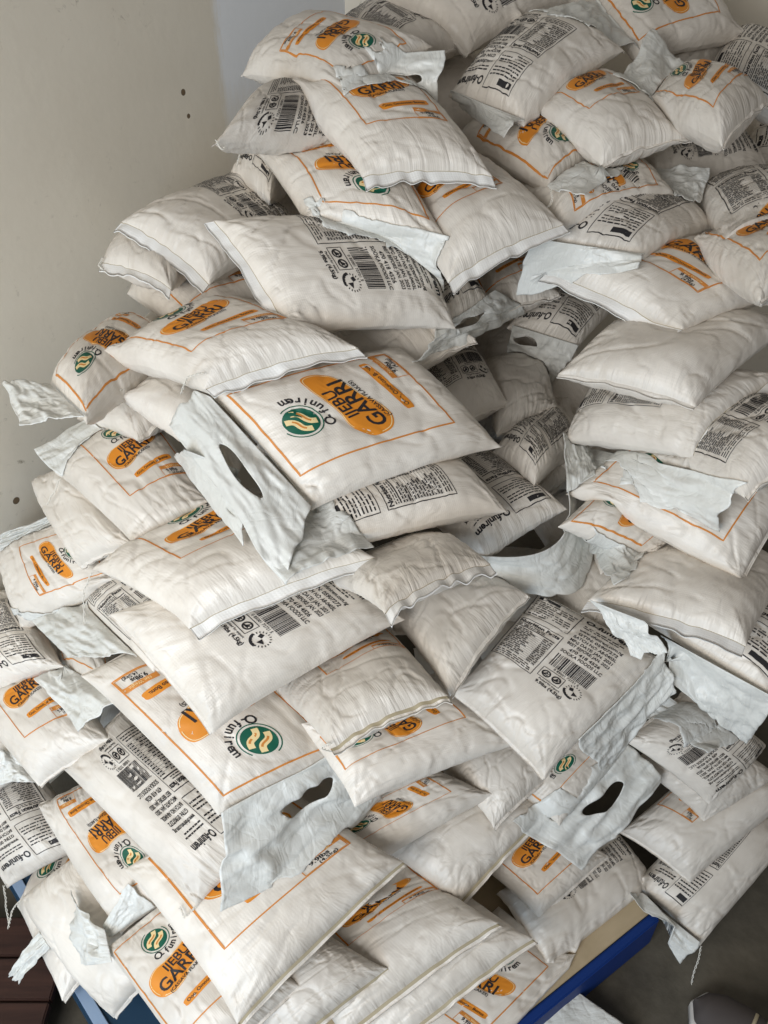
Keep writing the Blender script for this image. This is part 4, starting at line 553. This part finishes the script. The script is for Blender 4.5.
def grid_normals(G):
    du = np.gradient(G, axis=0); dv = np.gradient(G, axis=1); n = np.cross(dv, du)
    return n/(np.linalg.norm(n, axis=2)[..., None]+1e-12)
def gsample(C, u, v):
    nu, nv = C.shape[0]-1, C.shape[1]-1
    x = np.clip(u, 0, 1)*nu; y = np.clip(v, 0, 1)*nv; i = np.clip(np.floor(x).astype(int), 0, nu-1); j = np.clip(np.floor(y).astype(int), 0, nv-1)
    fx = (x-i)[..., None]; fy = (y-j)[..., None]
    return (C[i, j]*(1-fx)+C[i+1, j]*fx)*(1-fy)+(C[i, j+1]*(1-fx)+C[i+1, j+1]*fx)*fy
ALLBVH = []
def build_sack(idx, s):
    sd = s['seed']; nu, nv = (24, 34) if 'in' in s else (60, 84)
    # denser towards the seams, where the side wall is steep
    g = lambda n: .5-.5*np.cos(np.linspace(0, math.pi, n+1))*(.55)-.5*.45*(1-2*np.linspace(0, 1, n+1))
    U, V = np.meshgrid(g(nu), g(nv), indexing='ij')
    G = []
    for k, side in enumerate((1, -1)):
        P = base_pos(s, U, V, side)+upsample(s['cd'][k], U, V)
        P = P+s['nv']*(side*wrinkle(U, V, sd+k*50))[..., None]
        G.append(P)
    jit = (vn(U*14, V*20, sd+90)-.5)*.004
    for P in G: P += s['nv']*(jit*(1-prof(U, V)))[..., None]
    root = empty('sack', tuple(np.mean(s['c'], 0)), s['label'], 'sack', 'inner sacks of the heap' if 'in' in s else 'cassava flake sacks piled in the heap')
    c0 = np.array(root.location)
    np_ = (nu+1)*(nv+1)
    Vt = np.concatenate([G[0].reshape(-1, 3), G[1].reshape(-1, 3)])-c0
    F = gfaces(nu, nv, 0, True)+gfaces(nu, nv, np_, False); mi = [0]*len(F)
    s['bvh'] = BVHTree.FromPolygons((Vt+c0)[:, :].tolist(), F)
    uvw = np.concatenate([np.stack([U*.21, V*.30], -1).reshape(-1, 2)]*2)
    if s['f'] in PR:
        pv, pf, pm, pl = PR[s['f']]
        a0, a1, a2, a3 = s['p']; uu = a0+a1*pv[:, 0]; vv = a2+a3*pv[:, 1]
        Nn = grid_normals(G[0])
        # invert the seam-dense spacing
        gu, gv = g(nu), g(nv); ru = np.interp(uu, gu, np.linspace(0, 1, nu+1)); rv = np.interp(vv, gv, np.linspace(0, 1, nv+1))
        pos = gsample(G[0], ru, rv); nn = gsample(Nn, ru, rv); nn /= np.linalg.norm(nn, axis=1)[:, None]
        pos = pos+nn*(.00035+.00028*pl)[:, None]
        off = len(Vt); Vt = np.concatenate([Vt, pos-c0]); uvw = np.concatenate([uvw, np.stack([uu*.21, vv*.30], -1)])
        # faces drawn with y down: flip those that face into the sack
        VV = pos
        for f, m in zip(pf, pm):
            a, b, c = VV[f[0]], VV[f[1]], VV[f[2]]
            nf = np.cross(b-a, c-a); q = tuple(i+off for i in f)
            F.append(q if nf@nn[f[0]] > 0 else q[::-1]); mi.append(SLOT.index(m))
    body = link_mesh('sack_body', Vt, F, [M[k] for k in SLOT], root, True, mi, uvw)
    # sewn bottom hem: a folded band beyond the lower seam
    n_ = 60; t = np.linspace(.015, .985, n_+1); e = gsample(G[0], t, np.ones(n_+1)); ei = gsample(G[0], t, np.full(n_+1, .94))
    gu = np.linspace(0, 1, n_+1)
    out = e-gsample(.5*(G[0]+G[1]), t, np.full(n_+1, .9)); out /= np.linalg.norm(out, axis=1)[:, None]
    kind = s.get('hem', ''); hw = {'white': .019, 'tan': .013, '': .008}[kind]; n0 = s['nv']; a = -.6
    rows = []; K = 5
    for k in range(K+1):
        q = k/K; wob = (vn(gu*9, np.full_like(gu, q*2), sd+70)-.5)*.006*q
        rows.append(e+out*(hw*q-.003)[None] if False else e+out*(hw*q-.003)+n0*(a*hw*q+wob[:, None]*1.0))
    Hg = np.stack(rows, 1)  # (n+1, K+1, 3)
    th = .0012
    V2 = np.concatenate([(Hg+n0*th).reshape(-1, 3), (Hg-n0*th).reshape(-1, 3)])-c0
    m_ = (n_+1)*(K+1); F2 = gfaces(n_, K, 0, True)+gfaces(n_, K, m_, False)
    nst = 3 if kind == 'tan' else 1 if kind == 'white' else 0
    mi2 = [1 if (f % K) < nst else 0 for f in range(n_*K)]+[1 if (f % K) < nst else 0 for f in range(n_*K)]
    for i in range(n_): F2.append((i*(K+1)+K, (i+1)*(K+1)+K, m_+(i+1)*(K+1)+K, m_+i*(K+1)+K)); mi2.append(0)
    for i in (0, n_):
        for k in range(K): F2.append((i*(K+1)+k, i*(K+1)+k+1, m_+i*(K+1)+k+1, m_+i*(K+1)+k)); mi2.append(0)
    uv2 = np.concatenate([np.stack([np.repeat(gu, K+1)*.21, np.tile(np.arange(K+1)*.004, n_+1)], -1)]*2)
    link_mesh('bottom_hem', V2, F2, [M['hem'] if kind == 'white' else M['sack'], M['stitch']], root, True, mi2, uv2)
    return root

def crumple(u, v, sd, amp):
    a = ridge(u*3.2+vn(u*4, v*4, sd)*1.2, v*3.0, sd+1)-.5; b = ridge(u*6+v*4+vn(u*6, v*6, sd+5), v*5-u*3, sd+2)-.5; c = vn(u*2.2, v*2.2, sd+3)-.5
    return amp*(a*.8+b*.5+c*1.5)+.1*amp*(ridge(u*13+v*5, v*12-u*4, sd+7)-.5)*2
def build_flap(s, root, idx):
    P0, P1, P2, P3 = [np.array(p) for p in s['flap']]; sd = s['seed']+300; n = 56
    u, v = np.meshgrid(np.linspace(0, 1, n+1), np.linspace(0, 1, n+1), indexing='ij')  # u along the attach edge P0->P1, v towards the free edge
    # slightly ragged outline
    uu = u+.02*(vn(v*5, u*0+3, sd)-.5)*2; vv = v*(1+.05*(vn(u*5, u*0, sd+1)-.5)*2)
    G = (P0*((1-uu)*(1-vv))[..., None]+P1*(uu*(1-vv))[..., None]+P2*(uu*vv)[..., None]+P3*((1-uu)*vv)[..., None])
    bw = (4*u*(1-u))[..., None]
    if 'mid' in s: G = G+bw*(v[..., None])*(np.array(s['mid'])-(P2+P3)/2)+bw*((1-v)[..., None])*(np.array(s['amid'])-(P0+P1)/2)
    nr = np.cross(P1-P0, P3-P0); nr /= np.linalg.norm(nr)
    toc = np.array([0, 0, 1.89])-G.mean((0, 1))
    up = s['nv'] if nr@s['nv'] > 0 else s['nv']
    if nr@up < 0: nr = -nr
    size = .5*(np.linalg.norm(P3-P0)+np.linalg.norm(P2-P1))
    G = G+nr*(crumple(u, v, sd, min(.020, size*.10))*np.clip(v*4, 0, 1)+.012*np.sin(math.pi*v)*.5)[..., None]
    # rest on whatever is beneath
    flatG = G.reshape(-1, 3)
    near = [q['bvh'] for q in SACKS if np.linalg.norm(np.mean(q['c'], 0)-G.mean((0, 1))) < .42]
    for it in range(3):
        for tree in near:
            for k in range(len(flatG)):
                vv_ = Vector(flatG[k]); co, no, _, dist = tree.find_nearest(vv_, .03)
                if co is None: continue
                sgn = (vv_-co).dot(no)
                if sgn < .0025: flatG[k] = np.array(co+no*.0030) if sgn > -.03 else flatG[k]
        Q = flatG.reshape(n+1, n+1, 3); Q2 = Q.copy()
        Q2[1:-1, 1:-1] = .5*Q[1:-1, 1:-1]+.125*(Q[2:, 1:-1]+Q[:-2, 1:-1]+Q[1:-1, 2:]+Q[1:-1, :-2]); flatG = Q2.reshape(-1, 3) if it < 2 else flatG
    G = flatG.reshape(n+1, n+1, 3)
    for (pp, px_, py_, lx, ly, top) in DECKS:
        a_ = (G[..., 0]-pp[0])*px_[0]+(G[..., 1]-pp[1])*px_[1]; b_ = (G[..., 0]-pp[0])*py_[0]+(G[..., 1]-pp[1])*py_[1]
        m_ = (a_ > lx[0]-.012) & (a_ < lx[1]) & (b_ > ly[0]-.03) & (b_ < ly[1]) & (G[..., 2] < top+.004)
        G[..., 2] = np.where(m_, top+.004, G[..., 2])
    G[..., 2] = np.maximum(G[..., 2], .004)
    keep = np.ones((n, n), bool)
    if 'hole' in s:
        hu, hv = s['hole']; mu = (np.arange(n)+.5)/n; MU, MV = np.meshgrid(mu, mu, indexing='ij')
        keep = ~(((MU-hu)/.19)**2+((MV-hv-.03*np.cos(MU*14))/.115)**2 < 1)
        # pull the rim of the torn hole onto a smooth oval
        kv = np.zeros((n+1, n+1), int); kd = np.zeros((n+1, n+1), int)
        for a_ in (0, 1):
            for b_ in (0, 1): kv[a_:n+a_, b_:n+b_] += keep; kd[a_:n+a_, b_:n+b_] += ~keep
        rim = (kv > 0) & (kd > 0); ru_, rv_ = u[rim]-hu, v[rim]-hv-.03*np.cos(u[rim]*14)
        rr_ = np.sqrt((ru_/.19)**2+(rv_/.115)**2); G0 = G.copy(); nu_ = hu+ru_/rr_; G[rim] = gsample(G0, nu_, hv+.03*np.cos(nu_*14)+rv_/rr_)
    c0 = np.array(root.location)
    V = (G.reshape(-1, 3)-c0); F = [f for f, k in zip(gfaces(n, n, 0, True), keep.ravel()) if k]
    uv = np.stack([u*.21, v*.12], -1).reshape(-1, 2)
    o = link_mesh('handle_flap', V, F, [M['flap']], root, True, None, uv)
    md = o.modifiers.new('sheet', 'SOLIDIFY'); md.thickness = .0012; md.offset = 0
    return o
def build_thread(s, root):
    P = [np.array(p) for p in s['thread']]; sd = s['seed']; c0 = np.array(root.location); Q = []
    for a, b in zip(P[:-1], P[1:]):
        for t in np.linspace(0, 1, 14, endpoint=False): Q.append(a+(b-a)*t)
    Q = np.array(Q); n = len(Q); k = np.arange(n)
    strands = []
    for ph in (0, math.pi):   # two strands twisted round each other into a chain
        off = np.stack([np.cos(k*1.1+ph)*.0016+.004*(vn(k*.12, k*0., sd)-.5), np.sin(k*1.1+ph)*.0016, .004*(vn(k*.2, k*0., sd+1)-.5)], 1)
        strands.append(Q+off-c0)
    cu_ = bpy.data.curves.new('closing_thread', 'CURVE'); cu_.dimensions = '3D'; cu_.bevel_depth = .0007; cu_.bevel_resolution = 1
    for S_ in strands:
        sp = cu_.splines.new('POLY'); sp.points.add(n-1)
        for p, q in zip(sp.points, S_): p.co = (*q, 1)
    o = bpy.data.objects.new('tmp', cu_); COL.objects.link(o)
    me = bpy.data.meshes.new_from_object(o.evaluated_get(bpy.context.evaluated_depsgraph_get()))
    bpy.data.objects.remove(o); me.materials.clear(); me.materials.append(M['thread']); me.name = 'closing_thread'
    ob = bpy.data.objects.new('closing_thread', me); COL.objects.link(ob); ob.parent = root

roots = []
for i, s in enumerate(SACKS): roots.append(build_sack(i, s))
for i, s in enumerate(SACKS):
    if 'flap' in s: build_flap(s, roots[i], i)
    if 'thread' in s: build_thread(s, roots[i])
# ------------------------------------------------------------------ pallets, board, sheet, shoe
def wood(name, c1, c2, sc=(3, 40, 40)):
    m, nt, b = nmat(name, .6, .3); L = nt.links; tc = N(nt, 'ShaderNodeTexCoord'); mp = N(nt, 'ShaderNodeMapping'); mp.inputs['Scale'].default_value = sc
    L.new(tc.outputs['Object'], mp.inputs[0]); n = N(nt, 'ShaderNodeTexNoise', Scale=1., Detail=6., Roughness=.6, Distortion=.5); L.new(mp.outputs[0], n.inputs[0])
    c = N(nt, 'ShaderNodeValToRGB'); c.color_ramp.elements[0].color = c1; c.color_ramp.elements[1].color = c2; c.color_ramp.elements[0].position = .3; c.color_ramp.elements[1].position = .7
    L.new(n.outputs[0], c.inputs[0]); L.new(c.outputs[0], b.inputs['Base Color'])
    bp = N(nt, 'ShaderNodeBump', Strength=.3, Distance=.002); L.new(n.outputs[0], bp.inputs['Height']); L.new(bp.outputs[0], b.inputs['Normal']); return m
# blue pallet: outline follows its visible edges; right front corner at (.56,.88)
pal = empty('pallet', (PA.x, PA.y, 0), 'blue painted pallet under the sacks, its edge showing at the bottom right', 'pallet')
pal.rotation_euler = (0, 0, math.atan2(PX.y, PX.x))
box_mesh('edge_rail', (0, -.02, .012), (0.74, .0, .12), M['blue'], pal, .003)
for k in range(3): box_mesh('skid', (.02, -.08-.36*k, 0), (0.74, -.02-.36*k, .012), M['blue'], pal, .002)
for k in range(3): box_mesh('block', (.02+.32*k, -.10, .012), (.11+.32*k, -.021, .095), M['blue'], pal, .003)
box_mesh('deck', (0, -.84, .096), (0.74, -.022, .113), M['navy'], pal, .003)
bd = box_mesh('board', (.0, -.82, .1135), (.72, -.022, .119), wood('beige_board', srgb(176, 158, 128), srgb(196, 178, 148), (8, 8, 8)), None, .001)
bd.location = pal.location; bd.rotation_euler = pal.rotation_euler
bd['label'] = 'beige board laid on the blue pallet, a strip showing beside the sacks'; bd['category'] = 'board'
p2 = empty('pallet', (P2A.x, P2A.y, 0), 'dark blue pallet with a pale rim, its side showing at the bottom left', 'pallet')
d2 = P2X; p2.rotation_euler = (0, 0, math.atan2(d2.y, d2.x))
box_mesh('edge_rail', (-.15, -.02, .01), (.45, .0, .115), M['navy'], p2, .004)
box_mesh('deck', (-.15, -.26, .095), (.45, -.021, .115), M['navy'], p2, .004)
box_mesh('rim', (-.15, -.028, .1155), (.45, -.006, .121), flat('pale_rim', srgb(150, 172, 200), .5), p2, .001)
# brown boards at the far left
br = empty('wooden_platform', (-.92, .72, 0), 'dark brown boarded platform on the floor at the bottom left', 'platform')
wm = wood('dark_brown_wood', srgb(44, 28, 24), srgb(70, 46, 38))
for k in range(6): box_mesh('plank', (-.14, -.36+k*.086, .055), (.24, -.278+k*.086, .08), wm, br, .003)
for x_ in (-.12, .12): box_mesh('bearer', (x_, -.35, 0), (x_+.06, .14, .055), wm, br, .003)

# loose plastic sheet on the floor, bottom right
n = 36; u, v = np.meshgrid(np.linspace(0, 1, n+1), np.linspace(0, 1, n+1), indexing='ij')
q = [np.array(p) for p in SHEET]
G = q[0]*((1-u)*(1-v))[..., None]+q[1]*(u*(1-v))[..., None]+q[2]*(u*v)[..., None]+q[3]*((1-u)*v)[..., None]
G[..., 2] += .006+np.abs(crumple(u, v, 900, .004))
sh = link_mesh('plastic_sheet', G.reshape(-1, 3), gfaces(n, n, 0, True), [M['flap']], None, True, None, np.stack([u*.21, v*.2], -1).reshape(-1, 2))
md = sh.modifiers.new('sheet', 'SOLIDIFY'); md.thickness = .0015; md.offset = 1
sh['label'] = 'loose translucent white plastic sheet on the floor below the blue pallet edge'; sh['category'] = 'sheet'

# shoe, toe towards the heap
def shoe():
    root = empty('shoe', SHOE_AT, 'dark grey shoe toe with a pale rubber rim on the concrete at the bottom right', 'shoe')
    root.rotation_euler = (0, 0, R_(140))
    root.scale = (1.15, 1.15, 1.15)
    # local: +x towards the toe
    def outline(x): # half width and centre offset along the length 0..1 (heel..toe)
        w_ = np.interp(x, [0, .05, .2, .45, .7, .85, .95, 1.0], [.0, .024, .033, .030, .045, .044, .028, .0]); c_ = np.interp(x, [0, .5, 1], [0, .002, .008]); return w_, c_
    L_ = .285; nx, na = 60, 28
    V = []; F = []
    xs = .5-.5*np.cos(np.linspace(0, math.pi, nx+1))
    for x in xs:
        w_, c_ = outline(x); hgt = np.interp(x, [0, .1, .35, .55, .8, .93, 1.0], [.045, .085, .088, .07, .046, .036, .02])
        for k in range(na+1):
            a = math.pi*k/na; V.append(((x-.5)*L_, c_+w_*math.cos(a)*1.0, .022+(hgt-.0)*math.sin(a)**.75 if 0 < k < na else .022))
    for i in range(nx):
        for k in range(na):
            a = i*(na+1)+k; F.append((a, a+1, a+na+2, a+na+1))
    up = link_mesh('upper', V, F, [flat('grey_shoe_cloth', srgb(78, 72, 70), .8)], root)
    V = []; F = []
    ring = []
    for x in xs: w_, c_ = outline(x); ring.append(((x-.5)*L_*1.02, c_+w_*1.09+.001))
    for x in xs[::-1][1:-1]: w_, c_ = outline(x); ring.append(((x-.5)*L_*1.02, c_-w_*1.09-.001))
    m = len(ring); zs = [0.0, .002, .024, .026]; sc = [.97, 1., 1., .97]
    for z_, s_ in zip(zs, sc): V += [(p[0]*s_, p[1]*s_, z_) for p in ring]
    for r in range(3):
        for k in range(m): a = r*m+k; b = r*m+(k+1) % m; F.append((a, b, b+m, a+m))
    F.append(tuple(range(m))[::-1]); F.append(tuple(range(3*m, 4*m)))
    link_mesh('sole', V, F, [flat('pale_rubber', srgb(196, 192, 186), .6)], root)
    # toe cap seam and laces
    for k in range(4):
        x = .46+.07*k; w_, c_ = outline(x); pts = []
        hg = np.interp(x, [.1, .35, .55, .8, .93], [.085, .088, .07, .046, .036])
        for a in np.linspace(R_(55), R_(125), 9): pts.append(Vector(((x-.5)*L_, c_+w_*math.cos(a), .024+hg*math.sin(a)**.75)))
        bm = bmesh.new(); prev = None
        for p in pts:
            r_ = [bm.verts.new(p+Vector((math.cos(t)*.003, 0, math.sin(t)*.002))) for t in np.linspace(0, 2*math.pi, 7)[:-1]]
            if prev:
                for j in range(6): bm.faces.new((prev[j], prev[(j+1) % 6], r_[(j+1) % 6], r_[j]))
            prev = r_
        me = bpy.data.meshes.new('lace'); bm.to_mesh(me); bm.free(); me.materials.append(M['stitch'])
        o = bpy.data.objects.new('lace', me); COL.objects.link(o); o.parent = root
shoe()
